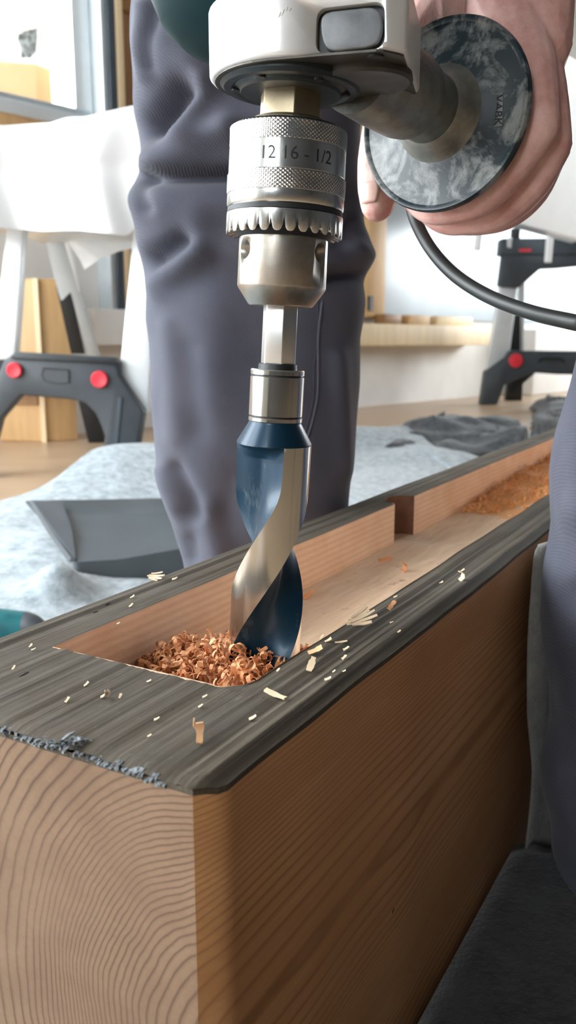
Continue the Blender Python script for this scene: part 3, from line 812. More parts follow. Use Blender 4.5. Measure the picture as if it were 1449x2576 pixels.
for part in (strip('', ua, v_far_out, v_near_out, 0.0013, None), strip('', um, v_far_out, v_mfar, 0.0013, None),
             strip('', um, v_mnear, v_near_out, 0.0010, None), strip('', ue, v_far_out, v_near_out, 0.004, None)):
    off = len(V); V += part[0]; F += [tuple(i + off for i in q) for q in part[1]]
top = mk('weathered_top', V, F, M['weather'], beam, True)
# outer shell: outline in plan, from bottom to just under the top
out = [(u, v_near_out(u)) for u in us]
out = [(UB0, v_near_out(UB0))] + out[1:]
far_o = [(u, v_far_out(u)) for u in reversed(us)]
outline = out + far_o
n = len(outline)
V = []; F = []
zs = [ZB, ZB + 0.003, 0.15, ZT - 0.003, ZT - 0.0006]
def zfix(u, v, z, k):
    if k == 4: return ZT + groove(u, v) - 0.0002
    if k == 3: return ZT + groove(u, v) - 0.0025
    return z
for k, z in enumerate(zs):
    for (u, v) in outline: V.append(bl(u, v, zfix(u, v, z, k)))
for k in range(len(zs) - 1):
    for i in range(n): F.append((k * n + i, k * n + (i + 1) % n, (k + 1) * n + (i + 1) % n, (k + 1) * n + i))
F.append(tuple(range(n)))
mi = []
for k in range(len(zs) - 1):
    for i in range(n): mi.append(1 if k == 3 else (2 if i == n - 1 else 0))
mi.append(0)
body = mk('beam_body', V, F, [M['beam'], M['weather'], M['beam_end']], beam, True, mi, 30)
# mortise walls and floor
mo = [(u, v_mnear(u)) for u in um] + [(u, v_mfar(u)) for u in reversed(um)]
n = len(mo); V = []; F = []
for k, dz in enumerate((0.0004, -0.004, -MD - 0.003)):
    for (u, v) in mo: V.append(bl(u, v, ZT + (groove(u, v) + dz if k < 2 else dz)))
for k in range(2):
    for i in range(n): F.append((k * n + i, k * n + (i + 1) % n, (k + 1) * n + (i + 1) % n, (k + 1) * n + i))
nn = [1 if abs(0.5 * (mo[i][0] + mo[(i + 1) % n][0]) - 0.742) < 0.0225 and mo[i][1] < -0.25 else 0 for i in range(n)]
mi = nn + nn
walls = mk('mortise_walls', V, F, [M['mortise'], M['bore_shade']], beam, True, mi, 30)
V = []; F = []; nv = 30
def mf_z(u, v):
    z = ZT - MD + 0.0012 * mnoise.noise(Vector((u * 30, v * 30, 1))) + 0.0006 * mnoise.noise(Vector((u * 90, v * 90, 2)))
    if u > 0.72: z -= 0.0015 * min(1, (u - 0.72) / 0.04)
    return z
for u in um:
    a, b = v_mfar(u), v_mnear(u)
    for k in range(nv + 1):
        vv = a + (b - a) * k / nv; V.append(bl(u, vv, mf_z(u, vv)))
for i in range(len(um) - 1):
    for k in range(nv): F.append((i * (nv + 1) + k, i * (nv + 1) + k + 1, (i + 1) * (nv + 1) + k + 1, (i + 1) * (nv + 1) + k))
mk('mortise_floor', V, F, M['mfloor'], beam, True)
# torn grey fibres along the near end of the top
rnd = random.Random(3)
V = []; F = []
for i in range(150):
    vv = VF + 0.002 + (VNr - VF - 0.018) * rnd.random() ** 0.8
    L = rnd.uniform(0.002, 0.006); wd = rnd.uniform(0.0006, 0.0016); th = rnd.uniform(0.0004, 0.0009)
    z = ZT + groove(UB0, vv) - 0.0004 - rnd.random() * 0.0018
    u0 = UB0 + rnd.uniform(0.0005, 0.004); u1 = UB0 - rnd.uniform(0.0, 0.0018)
    b = len(V); sl = rnd.uniform(-0.002, 0.002)
    for (uu, zz, w2) in ((u0, z + 0.0006, wd), (u1, z - 0.0005, wd * 0.5)):
        for (sv, sz) in ((-1, 0), (1, 0), (1, 1), (-1, 1)): V.append(bl(uu, vv + sv * w2 + (sl if uu == u1 else 0), zz + sz * th))
    F += [(b, b + 1, b + 2, b + 3), (b + 4, b + 7, b + 6, b + 5), (b, b + 4, b + 5, b + 1), (b + 1, b + 5, b + 6, b + 2), (b + 2, b + 6, b + 7, b + 3), (b + 3, b + 7, b + 4, b)]
o = mk('torn_fibres', V, F, M['fibre'], beam); o['kind'] = 'stuff'
# little tuft at the edge and dark cracks/knots on the top
def blob(name, c, rx, ry, rz, mat, parent, seed, n=14, rot=0.0):
    V = []; F = []
    for i in range(n + 1):
        th = PI * i / n
        for k in range(2 * n):
            ph = PI * k / n
            d = Vector((math.sin(th) * math.cos(ph), math.sin(th) * math.sin(ph), math.cos(th)))
            s = 1 + 0.35 * mnoise.noise(d * 2.3 + Vector((seed, 0, 0)))
            x, y = d.x * rx * s, d.y * ry * s
            V.append(c + Vector((x * math.cos(rot) - y * math.sin(rot), x * math.sin(rot) + y * math.cos(rot), d.z * rz * s)))
    m = 2 * n
    for i in range(n):
        for k in range(m): F.append((i * m + k, i * m + (k + 1) % m, (i + 1) * m + (k + 1) % m, (i + 1) * m + k))
    return mk(name, V, F, mat, parent, True)
def topuv(x, y):
    p = atZ(x, y, ZT); return p.dot(BL), p.dot(BN)
M['knot'] = pbr('dark_knot', (0.022, 0.016, 0.011), 0.8, var=0.3, vscale=200)
u, v = topuv(178, 1872)
V = []; F = []; rt_ = random.Random(9)
def add_sliver(V, F, p0, p1, w, th):
    b = len(V); d = (p1 - p0).normalized(); sd = d.cross(Vector((0, 0, 1))).normalized()
    for p, k in ((p0, 0.6), ((p0 + p1) / 2 + Vector((0, 0, th)), 1.0), (p1, 0.25)):
        for (a, z) in ((-1, 0), (1, 0), (1, 1), (-1, 1)): V.append(p + sd * a * w * k + Vector((0, 0, z * th)))
    for q in (0, 4):
        for k in range(4): F.append((b + q + k, b + q + (k + 1) % 4, b + q + 4 + (k + 1) % 4, b + q + 4 + k))
    F.append((b, b + 1, b + 2, b + 3)); F.append((b + 11, b + 10, b + 9, b + 8))
for k in range(26):
    a0 = bl(u + rt_.uniform(-0.004, 0.003), v + rt_.gauss(0, 0.0028), ZT + rt_.uniform(0.0, 0.0012))
    a1 = a0 + Vector((rt_.uniform(-0.005, 0.006), rt_.uniform(-0.004, 0.004), rt_.uniform(-0.0004, 0.0022)))
    add_sliver(V, F, a0, a1, rt_.uniform(0.0004, 0.0011), rt_.uniform(0.0003, 0.0006))
mk('splinter_tuft', V, F, M['fibre'], beam)
for (x, y, a, b, rt) in ((270, 1520, 0.0045, 0.0012, 0.1), (60, 1697, 0.006, 0.0014, 0.2), (435, 1786, 0.005, 0.0014, 0.1), (240, 1540, .003, .001, 0)):
    u, v = topuv(x, y)
    blob('knot', bl(u, v, ZT - 0.0001), a * 0.7, b * 0.75, 0.0006, M['knot'], beam, x * 0.1, 8, rt)
# resin crack and pin knot on the right side
for (pts, r) in (([(1272, 2228), (1250, 2272), (1232, 2300), (1213, 2338)], 0.0011), ([(992, 2278), (987, 2290), (984, 2304)], 0.0009)):
    P = []
    for (x, y) in pts:
        p = atPl(x, y, BN * (VNr + 0.0002), BN); P.append(bl(p.dot(BL), VNr + 0.0001, p.z))
    tube('side_crack', P, [r * 0.4] + [r] * (len(P) - 2) + [r * 0.3], M['groove'], beam, 8, 4)

# ------------------------------------------------------------------ the drill
YD = 0.437
def dz(y, Y=YD, x=690): return atY(x, y, Y).z
A0 = atY(721, 450, YD); A1 = atY(667, 1600, YD)
AX = (A1 - A0).normalized()            # down the drill
def on_axis(ypx):
    # point of the axis that projects to image height ypx
    lo, hi = -0.3, 0.6
    for _ in range(50):
        m = (lo + hi) / 2
        if proj(A0 + AX * m)[1] < ypx: lo = m
        else: hi = m
    return (lo + hi) / 2
def rpx(ypx, half):
    P = A0 + AX * on_axis(ypx); q = P - CAM
    return half * (q.y * CP - q.z * SP) / FPX
def prof(lst): return [(rpx(y, h), on_axis(y)) for y, h in lst]
DX = Vector((1, 0, 0)); DX = (DX - AX * DX.dot(AX)).normalized()
DF = AX.cross(DX); DF = DF if DF.y < 0 else -DF       # front direction (towards the viewer)
drill = thing('hand_drill', 'heavy right-angle drill with steel keyed chuck and dusty round hand guard', 'drill', A0)
def cyl_pt(r, t, ph):
    """ph = 0 faces the viewer, positive to the right"""
    return A0 + AX * t + DX * (r * math.sin(ph)) + DF * (r * math.cos(ph))
def knurl_band(name, y0, y1, half, mat, parent, nth=672, nz=24, amp=0.0007, ncut=84):
    t0, t1 = on_axis(y0), on_axis(y1); r = rpx((y0 + y1) / 2, half)
    rings = []
    for i in range(nz + 1):
        t = t0 + (t1 - t0) * i / nz
        ring = []
        for k in range(nth):
            ph = 2 * PI * k / nth
            q = (t - t0) / 0.0017 * PI
            h = abs(math.sin(ncut * ph / 2 + q)) * abs(math.sin(ncut * ph / 2 - q))
            wear = 0.55 + 0.6 * mnoise.noise(Vector((math.sin(ph) * 2.2, math.cos(ph) * 2.2, t * 90)))
            e = 0.0 if i in (0, nz) else 1.0
            ring.append(cyl_pt(r + amp * (h * max(0.1, wear) - 0.3) * e - (0 if e else amp), t, ph))
        rings.append(ring)
    return rings_mesh(name, rings, mat, parent, False, True)
chuck = lathe('chuck_sleeve', prof([(312, 60), (312, 92), (319, 118), (326, 138), (334, 145), (380, 145.5), (381, 146.5), (449, 146.5), (450, 146), (500, 146), (501, 147), (524, 147), (529, 145), (531, 142), (543, 142), (545, 146), (549, 146)]), A0, AX, M['chuck'], drill, 128, 25)
knurl_band('knurled_band', 330, 381, 146.5, M['chuck'], chuck)
knurl_band('knurled_band', 449, 500, 147.5, M['chuck'], chuck)
lathe('groove_ring', prof([(531, 144.4), (543, 144.4)]), A0, AX, M['groove'], chuck, 96, 30, False)
# toothed ring
NTEETH = 29; npt = NTEETH * 12
ta, tb, tc = on_axis(546), on_axis(568), on_axis(598)
R0 = rpx(570, 146)
rings = [[], [], [], [], []]
for k in range(npt):
    ph = 2 * PI * k / npt
    w = (k % 12) / 12.0
    s = abs(2 * w - 1)                     # 1 at gap, 0 at tooth tip
    tooth = (1 - s ** 3.2) ** 0.8
    te = tb + (tc - tb) * tooth
    rings[0].append(cyl_pt(R0 * 0.97, ta, ph)); rings[1].append(cyl_pt(R0, ta + 0.0006, ph))
    rings[2].append(cyl_pt(R0, te - 0.0006, ph)); rings[3].append(cyl_pt(R0 * 0.992, te, ph))
    rings[4].append(cyl_pt(R0 * 0.80, te - 0.002 + 0.003 * (1 - tooth), ph))
rings_mesh('gear_ring', rings, M['chuck'], drill, False, True, None, 40)
lathe('gear_hub', prof([(548, 138), (570, 136), (588, 130), (603, 116)]), A0, AX, M['groove'], drill, 64, 30)
low = lathe('chuck_nose', prof([(585, 110), (600, 111.5), (722, 111.5), (727, 110), (768, 82), (771, 78), (771, 40), (768, 36)]), A0, AX, M['chuck_low'], drill, 96, 25)
# key holes bored into the nose
rn_ = rpx(640, 111.5)
cut_me = []
for k, ph in enumerate((math.radians(-57.5), math.radians(56), math.radians(176))):
    c = cyl_pt(rn_ * 0.50, on_axis(638), ph); dirn = (cyl_pt(1, 0, ph) - A0).normalized()
    cc = lathe('cutter', [(0.0046, 0.0), (0.0046, 0.02)], c, dirn, M['groove'], None, 24)
    md = low.modifiers.new('hole', 'BOOLEAN'); md.object = cc; md.operation = 'DIFFERENCE'; md.solver = 'EXACT'
    cut_me.append(cc)
dg = bpy.context.evaluated_depsgraph_get(); dg.update()
newme = bpy.data.meshes.new_from_object(low.evaluated_get(dg))
low.modifiers.clear(); low.data = newme
for cc in cut_me: bpy.data.objects.remove(cc, do_unlink=True)
for ph in (math.radians(-57.5), math.radians(56), math.radians(176)):
    c = cyl_pt(rn_ * 0.50, on_axis(638), ph); dirn = (cyl_pt(1, 0, ph) - A0).normalized()
    lathe('key_hole', [(0.0044, 0.0005), (0.0001, 0.0006)], c, dirn, M['groove'], low, 24)
# spindle with flats
sp = []
for y in (205, 306, 312):
    r = rpx(y, 76 if y < 310 else 84)
    sp.append([cyl_pt(r / math.cos(PI / 6) * 0.93, on_axis(y), 2 * PI * k / 6 + math.radians(8)) for k in range(6)])
o = rings_mesh('spindle', sp, M['spindle'], drill, True, False); bevel(o, 0.0006, 2, 25)
lathe('spindle_collar', prof([(303, 80), (306, 92), (313, 96)]), A0, AX, M['spindle'], drill, 64, 30)
# bearing ring under the head
lathe('bearing_ring', prof([(200, 178), (222, 178), (228, 171), (231, 168), (232, 150), (227, 141), (233, 130), (240, 125), (240, 84)]), A0, AX, M['bearing'], drill, 96, 25)
for k in range(6):
    ph = 2 * PI * k / 6 + 0.5
    P0 = cyl_pt(rpx(235, 138), on_axis(229), ph)
    lathe('cover_screw', [(0.0022, -0.001), (0.0022, 0.0012), (0.0012, 0.0014)], P0, AX, M['groove'], drill, 12)

# cast gear head (D-shaped in plan)
ZH0, ZH1 = CAMH + 0.1208, CAMH + 0.1510
hd = Vector((math.cos(math.radians(-14)), math.sin(math.radians(-14)), 0)); hn = Vector((hd.y, -hd.x, 0))   # hn towards viewer
hn = -hn if hn.y > 0 else hn
AC = A0 + AX * on_axis(200); AC = Vector((AC.x, AC.y, 0))
def hp(a, b): return AC + hd * a + hn * b
RH = 0.0385
plan = []
for k in range(25):
    th = PI / 2 + PI * k / 24
    plan.append((RH * math.cos(th) * 1.0 - 0.0005, RH * math.sin(th)))
# th from 90deg (front, +b) through 180 (left) to 270 (back)
plan += [(0.052, -RH), (0.058, -RH + 0.006), (0.0585, RH - 0.0100), (0.0570, RH - 0.0075), (0.0505, RH - 0.0008), (0.0475, RH)]
head_pts = [hp(a, b) + Vector((0, 0, ZH0)) for a, b in plan]
head = prism('gear_head', head_pts, Vector((0, 0, ZH1 - ZH0)), M['cast'], drill)
bevel(head, 0.0022, 3, 30)
under = [hp(a * 0.955 + 0.0008, b * 0.955) + Vector((0, 0, ZH0 + 0.0002)) for a, b in plan]
prism('shaded_underside_plate', under, Vector((0, 0, -0.0010)), M['grime'], drill)  # thin plate added to darken the head's underside
# recessed window with the grey selector knob on the front face
def fpx(x, y, off=0.0):
    return atPl(x, y, hp(0, RH + off), hn)
def rounded(pts, r, k=4):
    out = []; n = len(pts)
    for i in range(n):
        p, a, b = pts[i], pts[i - 1], pts[(i + 1) % n]
        d1 = (a - p).normalized() * min(r, (a - p).length / 2.1); d2 = (b - p).normalized() * min(r, (b - p).length / 2.1)
        for j in range(k + 1):
            t = j / k
            out.append((p + d1) * (1 - t) ** 2 + p * 2 * t * (1 - t) + (p + d2) * t ** 2)
    return out
win_o = rounded([fpx(797, 22), fpx(968, 2), fpx(968, 118), fpx(793, 134)], 0.0045, 5)
cut = prism('cutter', [p + hn * 0.004 for p in win_o], -hn * 0.0085, M['bearing'])
md = head.modifiers.new('hole', 'BOOLEAN'); md.object = cut; md.operation = 'DIFFERENCE'; md.solver = 'EXACT'
dg = bpy.context.evaluated_depsgraph_get(); dg.update()
nm_ = bpy.data.meshes.new_from_object(head.evaluated_get(dg))
head.modifiers.clear(); head.data = nm_
bpy.data.objects.remove(cut, do_unlink=True)
def offs(poly, d):
    c = sum(poly, Vector()) / len(poly)
    return [p + (c - p).normalized() * d for p in poly]
prism('window_back', [p - hn * 0.0040 for p in offs(win_o, -0.001)], -hn * 0.0015, M['bearing'], drill)
kn = rounded([fpx(806, 28), fpx(954, 12), fpx(966, 66), fpx(950, 116), fpx(820, 130), fpx(804, 80)], 0.006, 5)
o = prism('selector_knob', [p - hn * 0.0006 for p in offs(kn, 0.0002)], -hn * 0.0030, M['button'], drill, 0.0008)
# scratches on the silver face
for (x0, y0, x1, y1) in ((700, 45, 706, 30), (708, 40, 716, 22), (719, 30, 724, 17), (727, 28, 733, 20)):
    tube('scratch', [fpx(x0, y0, -0.00004), fpx((x0 + x1) / 2 + 1, (y0 + y1) / 2, -0.00002), fpx(x1, y1, -0.00004)], [0.0001, 0.00022, 0.0001], M['cast_tube'], head, 6, 3)
# round boss and screw hole below the head, right side
bc_ = hp(0.036, 0.004)
lathe('boss', [(0.022, 0.0), (0.0225, 0.0030), (0.021, 0.0042)], Vector((bc_.x, bc_.y, ZH0 - 0.0004)), Vector((0, 0, -1)), M['grime'], drill, 48, 30)
sc = hp(0.045, RH - 0.008)
lathe('screw_hole', [(0.0038, 0.0), (0.0038, 0.0016), (0.003, 0.0018)], Vector((sc.x, sc.y, ZH0)), Vector((0, 0, -1)), M['groove'], drill, 24)
# motor housing above
mc = AC + Vector((-0.008, 0.052, 0))
zt0 = CAMH + 0.146
lathe('motor_housing', [(0.02, 0.0), (0.035, 0.002), (0.050, 0.0075), (0.060, 0.016), (0.066, 0.030), (0.068, 0.05), (0.068, 0.16), (0.05, 0.18)],
      Vector((mc.x, mc.y, zt0)), Vector((0, 0, 1)), M['teal_housing'], drill, 64, 40)
# side handle: cast tube, guard disc, grip
HD = Vector((0.625, 0.778, -0.065)).normalized()
D0 = atD(1107, 288, 0.48)
HR = HD.cross(Vector((0, 0, 1))).normalized(); HU = HR.cross(HD).normalized()
if HR.x < 0: HR = -HR; HU = -HU
if HU.z < 0: HU = -HU
HOFF = D0 + HR * 0.001
lathe('handle_tube', [(0.0215, -0.085), (0.0225, -0.060), (0.0225, -0.040), (0.0215, -0.0335), (0.0190, -0.032), (0.0188, -0.014), (0.0215, -0.011), (0.0235, -0.006), (0.027, -0.0015)], D0, HD, M['cast_tube'], drill, 64, 30)
RG = 0.0527
guard = lathe('hand_guard', [(0.020, -0.0035), (0.029, -0.0016), (0.040, 0.0010), (0.0490, 0.0016), (0.0505, 0.0004), (0.0520, 0.0004), (RG, 0.0020), (RG, 0.0048), (0.0510, 0.0062), (0.030, 0.0055), (0.018, 0.006)], D0, HD, M['disc'], drill, 128, 40)
# small moulded marking plate with raised letters on the guard
def gpt(a, b, off): return D0 + HR * a + HU * b + HD * off
def gpx(x, y, off=0.0):
    return atPl(x, y, D0 + HD * off, HD)
pl = [gpx(1240, 232, 0.0012), gpx(1268, 232, 0.0012), gpx(1266, 318, 0.0012), gpx(1238, 322, 0.0012)]
prism('marking_plate', pl, -HD * 0.0012, M['button'], guard, 0.0003)
def text_mesh(name, body, size, place, mat, parent, ext=0.0):
    cu = bpy.data.curves.new(name, 'FONT'); cu.body = body; cu.size = size; cu.align_x = 'CENTER'; cu.align_y = 'CENTER'; cu.resolution_u = 3
    ob = bpy.data.objects.new(name, cu); COL.objects.link(ob)
    dg = bpy.context.evaluated_depsgraph_get(); dg.update()
    me = bpy.data.meshes.new_from_object(ob.evaluated_get(dg))
    bpy.data.objects.remove(ob, do_unlink=True)
    bm = bmesh.new(); bm.from_mesh(me)
    bmesh.ops.triangulate(bm, faces=bm.faces)
    bmesh.ops.subdivide_edges(bm, edges=[e for e in bm.edges if e.calc_length() > size * 0.25], cuts=2)
    bmesh.ops.solidify(bm, geom=bm.faces[:], thickness=ext) if ext else None
    for vt in bm.verts: vt.co = place(vt.co.x, vt.co.y, vt.co.z)
    bm.to_mesh(me); bm.free()
    me.materials.clear(); me.materials.append(mat)
    o = bpy.data.objects.new(name, me); COL.objects.link(o)
    if parent: setp(o, parent)
    fixn(me); return o
pc = gpx(1253, 277, 0.0)
tdir = (gpx(1252, 320, 0.0) - gpx(1254, 234, 0.0)).normalized(); sdir = (gpx(1280, 277, 0.0) - pc).normalized()
text_mesh('moulded_letters', 'VABK', 0.0065, lambda x, y, z: pc + tdir * x + sdir * y - HD * (0.0003 + z), M['groove'], guard, 0.0003)
# engraved numbers on the chuck
tr_ = rpx(415, 146.5) + 0.00008; tz = on_axis(416)
text_mesh('engraved_numbers', '12 16 - 1/2', 0.0082, lambda x, y, z: cyl_pt(tr_ + z, tz - y, x / tr_ + math.radians(10)), M['groove'], chuck, 0.00008)
# rear grip
GC = D0 - HU * 0.016
lathe('rear_grip', [(0.020, 0.005), (0.023, 0.012), (0.022, 0.05), (0.023, 0.095), (0.018, 0.105)], GC, HD, M['bearing'], drill, 48, 40)
# power cord
cpts = [atD(1120, 400, 0.60), atD(1040, 440, 0.585), atD(1036, 520, 0.57), atD(1072, 608, 0.565), atD(1135, 684, 0.55), atD(1222, 742, 0.525), atD(1330, 784, 0.49), atD(1449, 812, 0.45), atD(1640, 850, 0.41),
        Vector((0.34, 0.30, 0.36)), Vector((0.55, 0.18, 0.16)), Vector((0.85, 0.16, 0.012)), Vector((1.6, 0.5, 0.008))]
tube('power_cord', cpts, 0.0043, M['rubber'], drill, 16, 10)

# ------------------------------------------------------------------ drill bit
bit = thing('drill_bit', 'thick twist drill bit with polished lands and blue-black flutes boring into the beam', 'drill bit', A0 + AX * on_axis(1640))
sk = []
for y in (745, 925):
    r = rpx(y, 41) / math.cos(PI / 6) * 0.97
    sk.append([cyl_pt(r, on_axis(y), 2 * PI * k / 6 + math.radians(-18 + 30)) for k in range(6)])
o = rings_mesh('hex_shank', sk, M['shank'], bit, True, False); bevel(o, 0.0005, 2, 25)
lathe('shank_washer', prof([(914, 44), (916, 48), (926, 49), (930, 49)]), A0, AX, M['groove'], bit, 48, 30)
col_ = lathe('collar', prof([(929, 40), (929, 66), (932, 68), (942, 68), (943.5, 66), (946.5, 66), (948, 68), (1044, 68), (1045.5, 66), (1048.5, 66), (1050, 68), (1058, 68), (1060, 66), (1060, 40)]), A0, AX, M['bit_steel'], bit, 96, 25)
for y in (945, 1047):
    lathe('groove_ring', prof([(y - 1.5, 66.6), (y + 1.5, 66.6)]), A0, AX, M['groove'], col_, 64, 30, False)
# twisted body
RB = rpx(1300, 92.5)
tA, tB = on_axis(1116), on_axis(1690) + 0.03
rate = math.radians(1.756) / 0.001           # rad per metre
tref = on_axis(1599); W2 = math.radians(56)
def lead(t): return -(t - tref) * rate + math.radians(1.0)   # centre of flute 2 (ph), decreasing downwards
NF, NLd = 30, 18
rings = []; mi = []
nz = 170
f1_top = on_axis(1112)
for i in range(nz + 1):
    t = tA + (tB - tA) * i / nz
    ring = []
    for fl_i in (0, 1):
        c = lead(t) + (PI if fl_i else 0.0)
        # flute 0: the low front flute; flute 1: the one that opens upper left
        if fl_i == 1:
            c -= 2 * PI if c > PI else 0
            dt = (t - tA)
            cR = c + W2; cLft = c - W2
            dep = min(1.0, max(0.0, (dt - 0.0005) / 0.007)) ** 0.5
            cc, ww = (cR + cLft) / 2, (cR - cLft) / 2
            t240 = on_axis(1240); tq = t240 + 0.004 * math.log(1 + math.exp((t - t240) / 0.004))
            cc, ww = lead(tq) - PI, W2
        else:
            cc, ww = c, W2
            dep = min(1.0, max(0.0, (t - tA - 0.0005) / 0.007)) ** 0.5
            if t < on_axis(1240):
                cc = lead(on_axis(1240)); 
        ring.append((cc, ww, dep))
    # keep flute 0 opposite flute 1
    c1 = ring[1][0]; ring[0] = (c1 + PI, ring[0][1], ring[0][2])
    pts = []
    order = [ring[1], ring[0]]
    for q in range(2):
        cc, ww, dep = order[q]
        nc = order[1 - q][0] + (0 if q == 0 else 2 * PI)
        wn = order[1 - q][1]
        for k in range(NF):
            a = -1 + 2 * k / NF
            r = RB * (1 - dep * 0.60 * (1 - a * a) ** 0.75)
            pts.append(cyl_pt(r, t, cc + a * ww))
        a0 = cc + ww; a1 = nc - wn
        for k in range(NLd):
            pts.append(cyl_pt(RB, t, a0 + (a1 - a0) * k / NLd))
    rings.append(pts)
for i in range(nz):
    for q in range(2):
        mi += [1] * NF + [0] * NLd
o = rings_mesh('twist_body', rings, [M['bit_steel'], M['blue']], bit, True, True, mi, 28)
lathe('bit_shoulder', [(rpx(1058, 66), on_axis(1058)), (rpx(1064, 66.5), on_axis(1064)), (RB * 0.997, tA - 0.0009), (RB, tA + 0.0001)], A0, AX, M['blue'], bit, 96, 30)

# ------------------------------------------------------------------ the worker
person = thing('person', 'worker in dark grey-blue trousers straddling the beam, left hand gripping the drill handle', 'person', (0.12, 0.66, 0.0))
# trouser leg behind the beam, silhouette measured against the photograph at its own distance
YC = 0.805
lt = [(-300, 345), (0, 335), (60, 331), (110, 332), (160, 338), (210, 339), (260, 337), (300, 341), (350, 352), (395, 364), (412, 365), (430, 350), (455, 338), (500, 335), (560, 341), (620, 348), (660, 356), (700, 369), (730, 377), (760, 371), (800, 369), (860, 377), (940, 381), (1000, 381), (1080, 388), (1150, 394), (1210, 401), (1260, 416), (1310, 433), (1360, 447), (1410, 461), (1500, 480), (1700, 490), (1850, 470)]
rt = [(-300, 960), (0, 940), (200, 925), (330, 905), (400, 905), (480, 912), (560, 917), (610, 932), (640, 939), (665, 938), (690, 922), (715, 914), (760, 920), (800, 915), (850, 906), (960, 905), (1060, 896), (1150, 890), (1210, 881), (1270, 876), (1400, 872), (1700, 880), (1850, 890)]
folds = [  # x0, y0, x1, y1, width px, amp m (towards the viewer)
    (462, 232, 392, 312, 34, -0.020), (505, 215, 462, 330, 34, 0.009), (400, 120, 470, 150, 60, 0.007), (360, 20, 366, 190, 22, 0.005), (395, 10, 385, 170, 14, -0.004),
    (350, 447, 640, 438, 20, -0.018), (400, 400, 560, 330, 44, 0.012), (600, 330, 700, 300, 50, 0.008), (345, 505, 620, 520, 46, 0.008), (358, 470, 380, 520, 20, -0.006),
    (380, 650, 455, 607, 26, -0.014), (395, 720, 500, 640, 34, 0.007), (500, 560, 480, 640, 40, 0.004), (540, 760, 520, 1000, 70, 0.004),
    (880, 610, 935, 640, 22, 0.006), (860, 600, 900, 560, 26, -0.010), (840, 700, 920, 690, 20, -0.012), (800, 560, 880, 500, 36, -0.006),
    (400, 1190, 470, 1330, 22, 0.006), (440, 1180, 500, 1290, 20, -0.007), (520, 1290, 560, 1420, 34, 0.008), (470, 1300, 480, 1400, 24, -0.006), (600, 1200, 560, 1300, 50, -0.005),
    (850, 900, 870, 1180, 26, 0.005), (420, 820, 440, 1100, 26, 0.003), (480, 880, 500, 1080, 30, -0.003)]
def seg_d(x, y, s):
    dx, dy = s[2] - s[0], s[3] - s[1]
    t = max(0, min(1, ((x - s[0]) * dx + (y - s[1]) * dy) / (dx * dx + dy * dy + 1e-9)))
    return math.hypot(x - s[0] - dx * t, y - s[1] - dy * t)
def build_leg(lt, rt, Yc, y_from, y_to, nrow, nth, folds, depth_ratio, leany=0.0):
    rings = []
    for j in range(nrow + 1):
        y = y_from + (y_to - y_from) * j / nrow
        xl = smooth_tab(lt, y, 14); xr = smooth_tab(rt, y, 14)
        Yr = Yc + leany * (y - 900) / 1000.0
        a = atY(xl, y, Yr); b = atY(xr, y, Yr)
        c = (a + b) / 2; hw = (b - a).length / 2; hdp = hw * depth_ratio
        ring = []
        for k in range(nth):
            th = 2 * PI * k / nth
            sx = math.sin(th); cy = -math.cos(th)
            ex = 0.92
            px_ = math.copysign(abs(sx) ** ex, sx) * hw; py_ = math.copysign(abs(cy) ** ex, cy) * hdp
            p = c + Vector((px_, py_, 0))
            if cy < 0.02 and folds:
                qx, qy = proj(p)
                # compare on the flat leg axis
                d = 0.0
                for s in folds: 
                    e = seg_d(qx, qy, s)
                    if e < s[4] * 3: d += 1.25 * s[5] * math.exp(-(e / s[4]) ** 2)
                nrm = Vector((sx * 0.6, cy, 0)).normalized()
                w = min(1.0, max(0.0, (0.02 - cy) / 0.55))
                p = p + nrm * d * w
            n = mnoise.noise(Vector((p.x * 14, p.y * 14, p.z * 9))) * 0.0022
            p = p + Vector((0, -n, 0))
            ring.append(p)
        rings.append(ring)
    return rings
ringsA = build_leg(lt, rt, YC, -300, 1830, 300, 140, folds, 0.76)
# nearer leg at the right edge of the picture
YN = 0.575
lt2 = [(-600, 1560), (300, 1545), (700, 1500), (900, 1468), (975, 1449), (1030, 1432), (1080, 1415), (1140, 1401), (1200, 1395), (1260, 1396), (1330, 1400), (1390, 1391), (1450, 1379), (1520, 1374), (1580, 1372), (1640, 1377), (1700, 1388), (1760, 1397), (1850, 1400), (1900, 1388), (1960, 1372), (2010, 1376), (2060, 1390), (2110, 1402), (2200, 1404), (2280, 1400), (2330, 1395)]
rt2 = [(y, x + 700 - 40 * math.sin(y * 0.002)) for y, x in lt2]
folds2 = [(1450, 1500, 1700, 1560, 40, -0.01), (1420, 1300, 1600, 1200, 50, 0.008), (1420, 1760, 1600, 1800, 40, 0.01), (1430, 1950, 1650, 1930, 36, -0.012)]
ringsB = build_leg(lt2, rt2, YN, -600, 2300, 200, 110, folds2, 0.85)
V = []; F = []
for R in (ringsA, ringsB):
    off = len(V); n = len(R[0]); V += [p for r in R for p in r]
    for i in range(len(R) - 1):
        for j in range(n): F.append((off + i * n + j, off + i * n + (j + 1) % n, off + (i + 1) * n + (j + 1) % n, off + (i + 1) * n + j))
